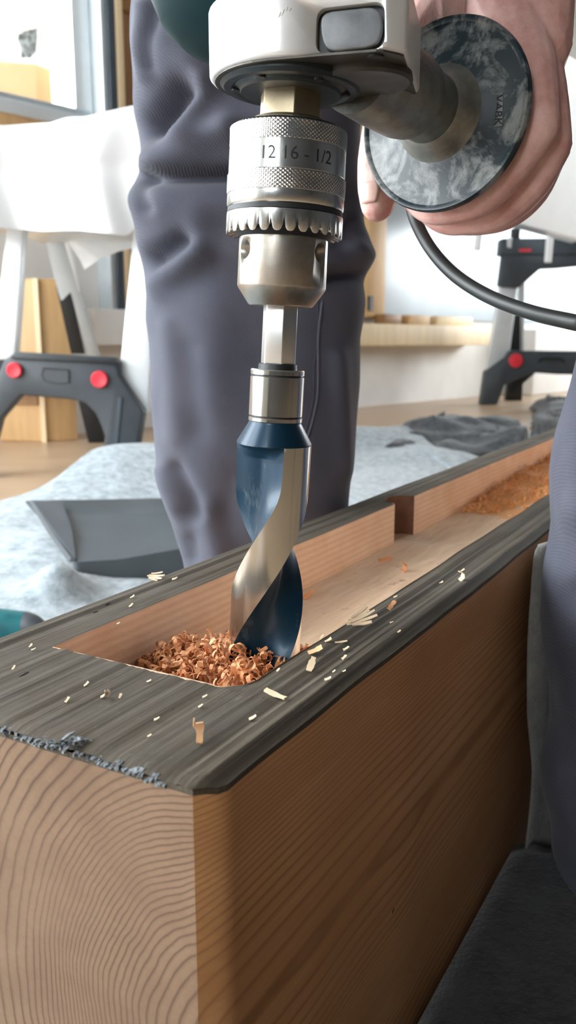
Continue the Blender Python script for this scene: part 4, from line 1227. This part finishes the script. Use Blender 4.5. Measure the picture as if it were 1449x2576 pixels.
# seat of the trousers, above the frame, joins the two legs
cA = sum(ringsA[0], Vector()) / len(ringsA[0]); cB = sum(ringsB[0], Vector()) / len(ringsB[0])
mid = (cA + cB) / 2
n = 48; pel = []
ax1 = (cB - cA); ax1.z = 0; half = ax1.length / 2; ax1.normalize(); ax2 = Vector((-ax1.y, ax1.x, 0))
zp0 = min(cA.z, cB.z) - 0.02
for (z, a, b) in ((zp0 + 0.02, half * 0.9, 0.07), (zp0 + 0.08, half + 0.07, 0.13), (zp0 + 0.2, half + 0.06, 0.14), (zp0 + 0.34, half + 0.02, 0.13)):
    pel.append([Vector((mid.x, mid.y, z)) + ax1 * a * math.cos(2 * PI * k / n) + ax2 * b * math.sin(2 * PI * k / n) for k in range(n)])
off = len(V); V += [p for r in pel for p in r]
for i in range(len(pel) - 1):
    for j in range(n): F.append((off + i * n + j, off + i * n + (j + 1) % n, off + (i + 1) * n + (j + 1) % n, off + (i + 1) * n + j))
F.append(tuple(off + j for j in range(n))); F.append(tuple(off + (len(pel) - 1) * n + j for j in range(n)))
trz = mk('trousers', V, F, M['trouser'], person, True)
def on_leg(x, y, off=0.0006):
    """front surface of the rear leg at an image position"""
    best = None
    jj = min(range(len(ringsA)), key=lambda i: abs(proj(ringsA[i][0])[1] - y))
    r = ringsA[jj]
    for k in range(len(r)):
        th = 2 * PI * k / len(r)
        if math.cos(th) < -0.05: continue
        q = proj(r[k]); d = abs(q[0] - x) + 0.2 * abs(q[1] - y)
        if best is None or d < best[0]: best = (d, r[k])
    return best[1] + Vector((0, -off, 0))
seam = [(818, 690), (812, 760), (806, 840), (803, 920), (800, 1000), (788, 1070), (770, 1110), (762, 1180), (752, 1290)]
tube('side_seam', [on_leg(x, y) for x, y in seam], 0.0011, M['trouser'], trz, 8, 6)
tube('seam_stitching', [on_leg(x - 9, y, 0.0002) for x, y in seam], 0.0005, M['thread'], trz, 6, 6)
# boots
for R, nm in ((ringsA, 'boot'), (ringsB, 'boot')):
    c = sum(R[-1], Vector()) / len(R[-1]); c.z = 0
    d = -BL
    side = Vector((-d.y, d.x, 0))
    prof_b = [(-0.085, 0.03, 0.075), (-0.07, 0.042, 0.10), (-0.02, 0.045, 0.10), (0.05, 0.046, 0.075), (0.11, 0.050, 0.055), (0.16, 0.045, 0.045), (0.185, 0.025, 0.03)]
    rr_ = []
    for (x, w, h) in prof_b:
        rr_.append([c + d * x + side * (w * math.cos(2 * PI * k / 20)) + Vector((0, 0, max(0.006, 0.006 + h * (0.5 + 0.5 * math.sin(2 * PI * k / 20)) ** 0.7))) for k in range(20)])
    rings_mesh('boot', rr_, M['boot'], person, True, True)

# ---- left hand and forearm: one continuous surface (tapered limbs fused by a voxel remesh)
def H(x, y, a): return atPl(x, y, D0 + HD * a, HD)
limbs = [  # chains of (px, py, distance behind the guard, radius)
    # forearm and wrist
    [(1420, -900, 0.085, 0.044), (1330, -420, 0.075, 0.040), (1268, -170, 0.060, 0.034), (1240, -40, 0.055, 0.031)],
    [(1330, -170, 0.062, 0.030), (1335, -20, 0.060, 0.026), (1345, 120, 0.052, 0.0215)],
    [(1180, -150, 0.050, 0.026), (1140, 0, 0.046, 0.024), (1130, 100, 0.046, 0.022)],
    # back of the hand: metacarpals
    [(1250, 0, 0.055, 0.026), (1320, 180, 0.034, 0.018), (1352, 318, 0.024, 0.0128)],
    [(1260, 0, 0.060, 0.026), (1342, 200, 0.050, 0.018), (1382, 365, 0.044, 0.0130)],
    [(1260, 0, 0.066, 0.026), (1335, 210, 0.070, 0.018), (1372, 395, 0.064, 0.0122)],
    [(1250, 20, 0.072, 0.025), (1300, 230, 0.086, 0.017), (1348, 405, 0.082, 0.0112)],
    # fingers: knuckle, middle joint, end joint, tip
    [(1352, 318, 0.024, 0.0128), (1296, 412, 0.022, 0.0106), (1218, 492, 0.021, 0.0108), (1150, 520, 0.021, 0.0096), (1085, 524, 0.022, 0.0094), (1040, 490, 0.024, 0.0088), (1020, 440, 0.026, 0.0078)],
    [(1382, 365, 0.044, 0.0130), (1335, 462, 0.043, 0.0110), (1258, 528, 0.042, 0.0112), (1188, 548, 0.041, 0.0100), (1118, 548, 0.041, 0.0098), (1070, 510, 0.043, 0.0090), (1052, 455, 0.045, 0.0080)],
    [(1372, 395, 0.064, 0.0122), (1340, 478, 0.063, 0.0104), (1280, 530, 0.062, 0.0106), (1215, 552, 0.061, 0.0096), (1145, 550, 0.061, 0.0094), (1098, 515, 0.062, 0.0088), (1085, 460, 0.064, 0.0078)],
    [(1348, 405, 0.082, 0.0112), (1330, 475, 0.081, 0.0092), (1290, 518, 0.080, 0.0093), (1240, 540, 0.079, 0.0085), (1185, 536, 0.079, 0.0083), (1145, 505, 0.080, 0.0076), (1130, 460, 0.081, 0.0068)],
    # thumb
    [(1120, 40, 0.044, 0.022), (1030, 160, 0.034, 0.0180), (978, 290, 0.026, 0.0148), (956, 385, 0.022, 0.0136), (953, 440, 0.019, 0.0136), (951, 488, 0.017, 0.0126), (949, 516, 0.016, 0.0104)],
    # palm over the grip
    [(1130, 90, 0.050, 0.022), (1150, 220, 0.055, 0.018), (1180, 330, 0.060, 0.014)],
    [(1230, 60, 0.060, 0.024), (1260, 220, 0.060, 0.019)],
]
bm = bmesh.new()
def capsule_chain(bm, pts):
    P = catmull([p for p, r in pts], 5); R = [q.x for q in catmull([Vector((r, 0, 0)) for p, r in pts], 5)]
    for p, r in zip(P, R):
        bmesh.ops.create_icosphere(bm, subdivisions=2, radius=r, matrix=Matrix.Translation(p))
    # connecting frusta
    n = 16; prev = None
    for i, p in enumerate(P):
        d = (P[min(i + 1, len(P) - 1)] - P[max(i - 1, 0)]).normalized()
        X, Yv = frame_of(d)
        ring = [bm.verts.new(p + X * R[i] * math.cos(2 * PI * k / n) + Yv * R[i] * math.sin(2 * PI * k / n)) for k in range(n)]
        if prev:
            # align to the previous ring
            best = min(range(n), key=lambda s: (ring[s].co - prev[0].co).length)
            ring = ring[best:] + ring[:best]
            if (ring[1].co - prev[1].co).length > (ring[-1].co - prev[1].co).length: ring = [ring[0]] + ring[:0:-1]
            for k in range(n): bm.faces.new((prev[k], prev[(k + 1) % n], ring[(k + 1) % n], ring[k]))
        prev = ring
        if i == 0 or i == len(P) - 1: bm.faces.new(ring)
for ch in limbs:
    capsule_chain(bm, [(H(x, y, a), r) for x, y, a, r in ch])
me = bpy.data.meshes.new('body'); bm.to_mesh(me); bm.free()
body_o = bpy.data.objects.new('body', me); COL.objects.link(body_o)
md = body_o.modifiers.new('fuse', 'REMESH'); md.mode = 'VOXEL'; md.voxel_size = 0.0010; md.use_smooth_shade = True
md = body_o.modifiers.new('soften', 'SMOOTH'); md.factor = 0.5; md.iterations = 5
dg = bpy.context.evaluated_depsgraph_get(); dg.update()
me2 = bpy.data.meshes.new_from_object(body_o.evaluated_get(dg))
body_o.modifiers.clear(); body_o.data = me2
me2.materials.clear(); me2.materials.append(M['skin'])
me2.polygons.foreach_set('use_smooth', [True] * len(me2.polygons))
setp(body_o, person)
# thumb nail: curved plate on the viewer's side of the thumb tip
nc0 = H(938, 488, 0.017); nc1 = H(936, 540, 0.016)
ndir = (nc1 - nc0).normalized(); nrm = (CAM - nc0).normalized() * 0.80 + Vector((-0.45, 0, 0.0)); nrm = (nrm - ndir * nrm.dot(ndir)).normalized(); nsd = ndir.cross(nrm)
V = []; F = []
for i in range(9):
    t = i / 8.0
    wv = 0.0066 * (0.86 + 0.14 * math.sin(PI * min(1, t * 1.2))) * (1 if 0.1 < t < 0.93 else 0.78)
    for k in range(9):
        a = -1 + k / 4.0
        rad = 0.0126 - 0.0016 * t ** 3
        ang = a * wv / 0.0115
        V.append(H(950, 490, 0.017) + ndir * (0.0122 * (t - 0.35)) + nrm * (rad * math.cos(ang) + 0.0001) + nsd * (rad * math.sin(ang)))
F = [(j * 9 + i, j * 9 + i + 1, (j + 1) * 9 + i + 1, (j + 1) * 9 + i) for j in range(8) for i in range(8)]
o = mk('thumb_nail', V, F, M['nail'], body_o, True)
md = o.modifiers.new('thickness', 'SOLIDIFY'); md.thickness = 0.0006; md.offset = -1

# ------------------------------------------------------------------ grey cloth against the beam's right side, beside the near leg
P = []
cl_l = [(1356, 1336), (1340, 1400), (1330, 1500), (1318, 1600), (1310, 1700), (1304, 1800), (1312, 1920), (1305, 2010), (1292, 2130), (1262, 2230), (1235, 2300)]
rows = []
for j in range(40):
    t = j / 39
    k = t * (len(cl_l) - 1); i = min(int(k), len(cl_l) - 2); q = k - i
    x = cl_l[i][0] + (cl_l[i + 1][0] - cl_l[i][0]) * q; y = cl_l[i][1] + (cl_l[i + 1][1] - cl_l[i][1]) * q
    row = []
    for c in range(22):
        s = c / 21
        offn = 0.003 + 0.012 * math.sin(PI * min(1, s * 2.2)) + 0.010 * math.sin(s * 9 + t * 2.5) ** 2 * (0.2 + t) + 0.02 * t * s
        p = atPl(x - 9, y, BN * (VNr + 0.003), BN)
        p = p + BL * (0.26 * s) + BN * offn
        p.z = min(ZT - 0.004, max(0.006, p.z + 0.0 * s)); row.append(p)
    rows.append(row)
v = [p for r in rows for p in r]
f = [(j * 22 + i, j * 22 + i + 1, (j + 1) * 22 + i + 1, (j + 1) * 22 + i) for j in range(39) for i in range(21)]
o = mk('grey_cloth', v, f, M['felt_grey'], None, True)
md = o.modifiers.new('thickness', 'SOLIDIFY'); md.thickness = 0.002; md.offset = 1
tag(o, "warm grey cloth hanging against the beam's side beside the near trouser leg", 'cloth')

# ------------------------------------------------------------------ wood shavings and chips
def curl(V, F, c, R, length, width, curv, th, rnd, seg=6):
    """one curled strip added to V, F; R: rotation matrix"""
    b = len(V); tw = rnd.uniform(-0.6, 0.6)
    pts = []
    ang = 0.0; x = z = 0.0
    for i in range(seg + 1):
        w = width * (0.75 + 0.25 * math.sin(PI * (i + 0.6) / (seg + 1.2))) * rnd.uniform(0.72, 1.15) * 0.5
        a = tw * (i / seg - 0.5)
        dx = Vector((0, math.cos(a), math.sin(a)))
        n = Vector((-math.sin(ang), 0, math.cos(ang)))
        p = Vector((x, 0, z))
        for (sw, sn) in ((-1, 0), (1, 0), (1, 1), (-1, 1)): pts.append(p + dx * sw * w + n * sn * th)
        ang += curv * length / seg; x += math.cos(ang) * length / seg; z += math.sin(ang) * length / seg
    mid = sum(pts, Vector()) / len(pts)
    V += [c + R @ (p - mid) for p in pts]
    for i in range(seg):
        o_ = b + i * 4
        for k in range(4): F.append((o_ + k, o_ + (k + 1) % 4, o_ + 4 + (k + 1) % 4, o_ + 4 + k))
    F.append((b, b + 1, b + 2, b + 3)); e = b + seg * 4; F.append((e + 3, e + 2, e + 1, e))
from mathutils import Euler
def rrot(rnd, flat=1.0):
    return Euler((rnd.uniform(-1, 1) * flat, rnd.uniform(-1, 1) * flat, rnd.uniform(0, 2 * PI))).to_matrix()
ZF = ZT - MD
def pile(name, hfn, n, region, mat, seed, lab, size=(0.006, 0.016)):
    rnd = random.Random(seed); V = []; F = []; got = 0; tries = 0
    while got < n and tries < n * 40:
        tries += 1
        u = rnd.uniform(region[0], region[1]); v = rnd.uniform(region[2], region[3])
        h = hfn(u, v)
        if h <= 0.0005: continue
        z = ZF + 0.0015 + h * rnd.uniform(0.35, 1.0)
        c = BL * u + BN * v + Vector((0, 0, z))
        L = rnd.uniform(*size)
        curl(V, F, c, rrot(rnd, 1.4), L, rnd.uniform(0.0008, 0.0034), rnd.uniform(120, 620) * rnd.choice((-1, 1)), 0.0002, rnd, 9)
        got += 1
    o = mk(name, V, F, mat, None, True, None, 40)
    return tag(o, lab, 'shavings', None, 'stuff')
ub, vb = (A1.dot(BL), A1.dot(BN))
def h_near(u, v):
    if not (v_mfar(max(u, MU0)) + 0.002 < v < v_mnear(u) - 0.002) or u < MU0 + 0.002: return 0
    d = math.hypot((u - (ub - 0.012)) / 0.060, (v - (vb - 0.012)) / 0.052)
    h = 0.026 * max(0, 1 - d * d) ** 0.8
    h2 = 0.032 * math.exp(-(math.hypot(u - (ub - 0.042), v - (vb + 0.013)) / 0.016) ** 2)
    h3 = 0.026 * math.exp(-(math.hypot(u - (ub - 0.015), v - (vb - 0.045)) / 0.022) ** 2)
    return max(h, h2, h3)
pile('wood_shavings', h_near, 2600, (MU0, ub + 0.07, MVF, MVN), M['shaving'], 11, 'heap of orange wood shavings in the mortise around the drill bit')
def h_far(u, v):
    if not (MVF + 0.002 < v < MVN - 0.002): return 0
    a = max(0, min(1, (u - 0.88) / 0.25))
    wall = 0.020 * math.exp(-((v - MVF - 0.008) / 0.030) ** 2)
    return a * (wall + 0.004 * max(0, mnoise.noise(Vector((u * 20, v * 40, 2))))) * (0.8 + 0.5 * mnoise.noise(Vector((u * 18, 0, 3))))
pile('sawdust_pile', h_far, 1300, (0.88, 1.6, MVF, MVN), M['sawdust'], 12, 'drift of ochre sawdust in the far end of the mortise', (0.003, 0.010))
# base of the piles (fine dust under the curls)
def heap(name, hfn, region, nu, nv, mat, k, lab):
    V = []; F = []
    for i in range(nu):
        for j in range(nv):
            u = region[0] + (region[1] - region[0]) * i / (nu - 1); v = region[2] + (region[3] - region[2]) * j / (nv - 1)
            V.append(BL * u + BN * v + Vector((0, 0, ZF - 0.0015 + hfn(u, v) * k + 0.0012 * mnoise.noise(Vector((u * 160, v * 160, 1))))))
    F = [(i * nv + j, i * nv + j + 1, (i + 1) * nv + j + 1, (i + 1) * nv + j) for i in range(nu - 1) for j in range(nv - 1)]
    return tag(mk(name, V, F, mat, None, True), lab, 'sawdust', None, 'stuff')
heap('sawdust_bed', h_near, (MU0 + 0.001, ub + 0.07, MVF + 0.002, MVN - 0.003), 70, 60, M['shaving'], 0.62, 'fine orange dust beneath the shavings around the bit')
heap('sawdust_bed', h_far, (0.88, 1.6, MVF + 0.001, MVN - 0.002), 90, 30, M['sawdust'], 0.7, 'fine ochre dust beneath the sawdust drift')

def chip(name, x, y, z, kind, mat, label, size, rot, seed, group=None):
    rnd = random.Random(seed); V = []; F = []
    if kind == 'curl': curl(V, F, Vector(), Matrix(), size, size * 0.45, 2.2 / size * 1.4, size * 0.03, rnd, 10)
    elif kind == 'flake': curl(V, F, Vector(), Matrix(), size, size * 0.42, 0.5 / size, size * 0.05, rnd, 6)
    elif kind == 'splinter': curl(V, F, Vector(), Matrix(), size, size * 0.20, 0.25 / size, size * 0.07, rnd, 6)
    elif kind == 'frayed':
        for k in range(5):
            curl(V, F, Vector((size * 0.05 * k % 0.002, (k - 2) * size * 0.105, 0.0005 * (k % 3))), Euler((0.2 * (k % 2), 0, (k - 2) * 0.15)).to_matrix(), size * (0.62 + 0.38 * ((k * 3) % 4) / 3), size * 0.11, 0.5 / size, size * 0.04, rnd, 5)
    elif kind == 'hook':
        curl(V, F, Vector((-size * 0.10, 0, 0)), Euler((0, 0, 0.2)).to_matrix(), size * 0.9, size * 0.34, 1.9 / size, size * 0.05, rnd, 7)
        curl(V, F, Vector((size * 0.20, size * 0.20, 0)), Euler((0.4, 0, 1.8)).to_matrix(), size * 0.65, size * 0.36, 2.6 / size, size * 0.05, rnd, 7)
    else:
        curl(V, F, Vector(), Matrix(), size, size * 0.5, 0.6 / size, size * 0.12, rnd, 3)
    zm = min(p.z for p in V)
    V = [p - Vector((0, 0, zm)) for p in V]
    p = atZ(x, y, z)
    uu, vv = p.dot(BL), p.dot(BN)
    zz = (ZT + groove(uu, vv)) if z > ZT - 0.01 else mf_z(uu, vv)
    o = mk(name, V, F, mat, None, True, None, 40)
    tilt = {'frayed': 0.55, 'flake': 0.5, 'hook': 0.3, 'splinter': 0.25}.get(kind, 0.2)
    me_ = o.data
    Rm = Euler((tilt, 0, 0)).to_matrix() @ Euler((0, 0, rot)).to_matrix()
    zl_ = 1e9
    for vt in me_.vertices:
        vt.co = Rm @ vt.co; zl_ = min(zl_, vt.co.z)
    for vt in me_.vertices: vt.co.z -= zl_
    o.location = (p.x, p.y, zz + 0.0002)
    return tag(o, label, 'wood chip', group)
cp, co = M['chip_pale'], M['chip_orange']
G = 'wood chips on the beam top'
chip('wood_chip', 390, 1455, ZT, 'frayed', cp, 'pale frayed chip on the far grey rim, left of the bit', 0.0125, -0.3, 1, G)
chip('wood_chip', 903, 1572, ZT, 'frayed', cp, 'largest pale frayed shaving on the near grey rim right of the bit', 0.0175, 0.35, 2, G)
chip('wood_splinter', 693, 1750, ZT, 'splinter', cp, 'pale straight splinter below the bit near the mortise corner', 0.0125, -0.75, 3, G)
chip('wood_curl', 505, 1862, ZT, 'hook', co, 'orange hooked shaving near the front corner of the beam', 0.0100, 1.4, 4, G)
chip('wood_chip', 783, 1683, ZT, 'flake', cp, 'pale leaf-shaped chip on the near rim just right of the bit', 0.0075, 1.2, 5, G)
chip('wood_chip', 793, 1646, ZT, 'flake', co, 'small brown flake on the near rim beside the bit', 0.0075, 0.3, 6, G)
chip('wood_curl', 1160, 1460, ZT, 'curl', cp, 'pale looped curl at the far right on the near rim', 0.0100, 0.4, 7, G)
chip('wood_chip', 985, 1530, ZT, 'flake', M['shaving'], 'pinkish chip on the near rim between two pale ones', 0.0068, 0.9, 8, G)
chip('wood_chip', 265, 1757, ZT, 'hook', cp, 'little V-shaped pale chip on the grey end block', 0.0052, -0.2, 9, G)
chip('wood_chip', 858, 1618, ZT, 'splinter', cp, 'thin pale sliver on the near rim under the large frayed shaving', 0.0065, 0.0, 10, G)
chip('wood_curl', 1015, 1440, ZF, 'curl', M['shaving'], 'pinkish curl lying on the mortise floor right of the bit', 0.0125, 0.6, 11, 'chips on the mortise floor')
chip('wood_chip', 968, 1413, ZF, 'flake', M['shaving'], 'flat pinkish chip lying on the mortise floor farther back', 0.0120, 0.1, 12, 'chips on the mortise floor')
chip('wood_chip', 775, 1505, ZF, 'flake', M['shaving'], 'orange chip on the mortise floor close behind the bit', 0.0100, 0.7, 13, 'chips on the mortise floor')
for i, (x, y, s, r) in enumerate(((170, 1766, 0.0028, 1.1), (303, 1757, 0.0024, 1.3), (218, 1726, 0.0028, 0.8), (395, 1816, 0.0026, 0.2), (505, 1783, 0.0022, 0.5), (85, 1637, 0.0026, 0.1), (78, 1629, 0.0024, 1.0),
        (35, 1684, 0.0024, 1.2), (376, 1857, 0.0018, 0.4), (440, 1459, 0.0040, 0.0), (330, 1527, 0.0030, 0.8), (298, 1573, 0.0020, 0.2), (333, 1505, 0.0030, 0.4), (1164, 1433, 0.0030, 0.5), (1110, 1461, 0.0028, 0.2),
        (866, 1659, 0.0030, 0.7), (826, 1617, 0.0038, 0.3), (871, 1633, 0.0034, 0.4), (810, 1606, 0.0030, 0.9), (995, 1503, 0.0024, 0.2), (825, 1716, 0.0034, 0.1), (636, 1806, 0.0034, 0.3), (375, 1718, 0.0024, 0.0),
        (700, 1690, 0.0022, 0.8), (866, 1693, 0.0018, 0.2), (840, 1692, 0.0018, 0.6), (516, 1757, 0.0024, 0.3), (985, 1563, 0.0022, 0.0), (1004, 1592, 0.0022, 0.5))):
    if x > 690: zone = 'tiny pale crumb of wood on the near grey rim right of the drill bit'
    elif y < 1600: zone = 'tiny pale crumb of wood on the far grey rim left of the drill bit'
    elif y < 1700: zone = 'tiny pale crumb of wood at the left edge beside the mortise corner'
    else: zone = 'tiny pale crumb of wood on the grey end block in front of the mortise'
    chip('wood_crumb', x, y, ZT, 'crumb', cp, zone, s, r, 40 + i, zone.replace('tiny pale crumb of wood', 'crumbs'))
for o in list(bpy.data.objects):
    if '_local' in o: del o['_local']
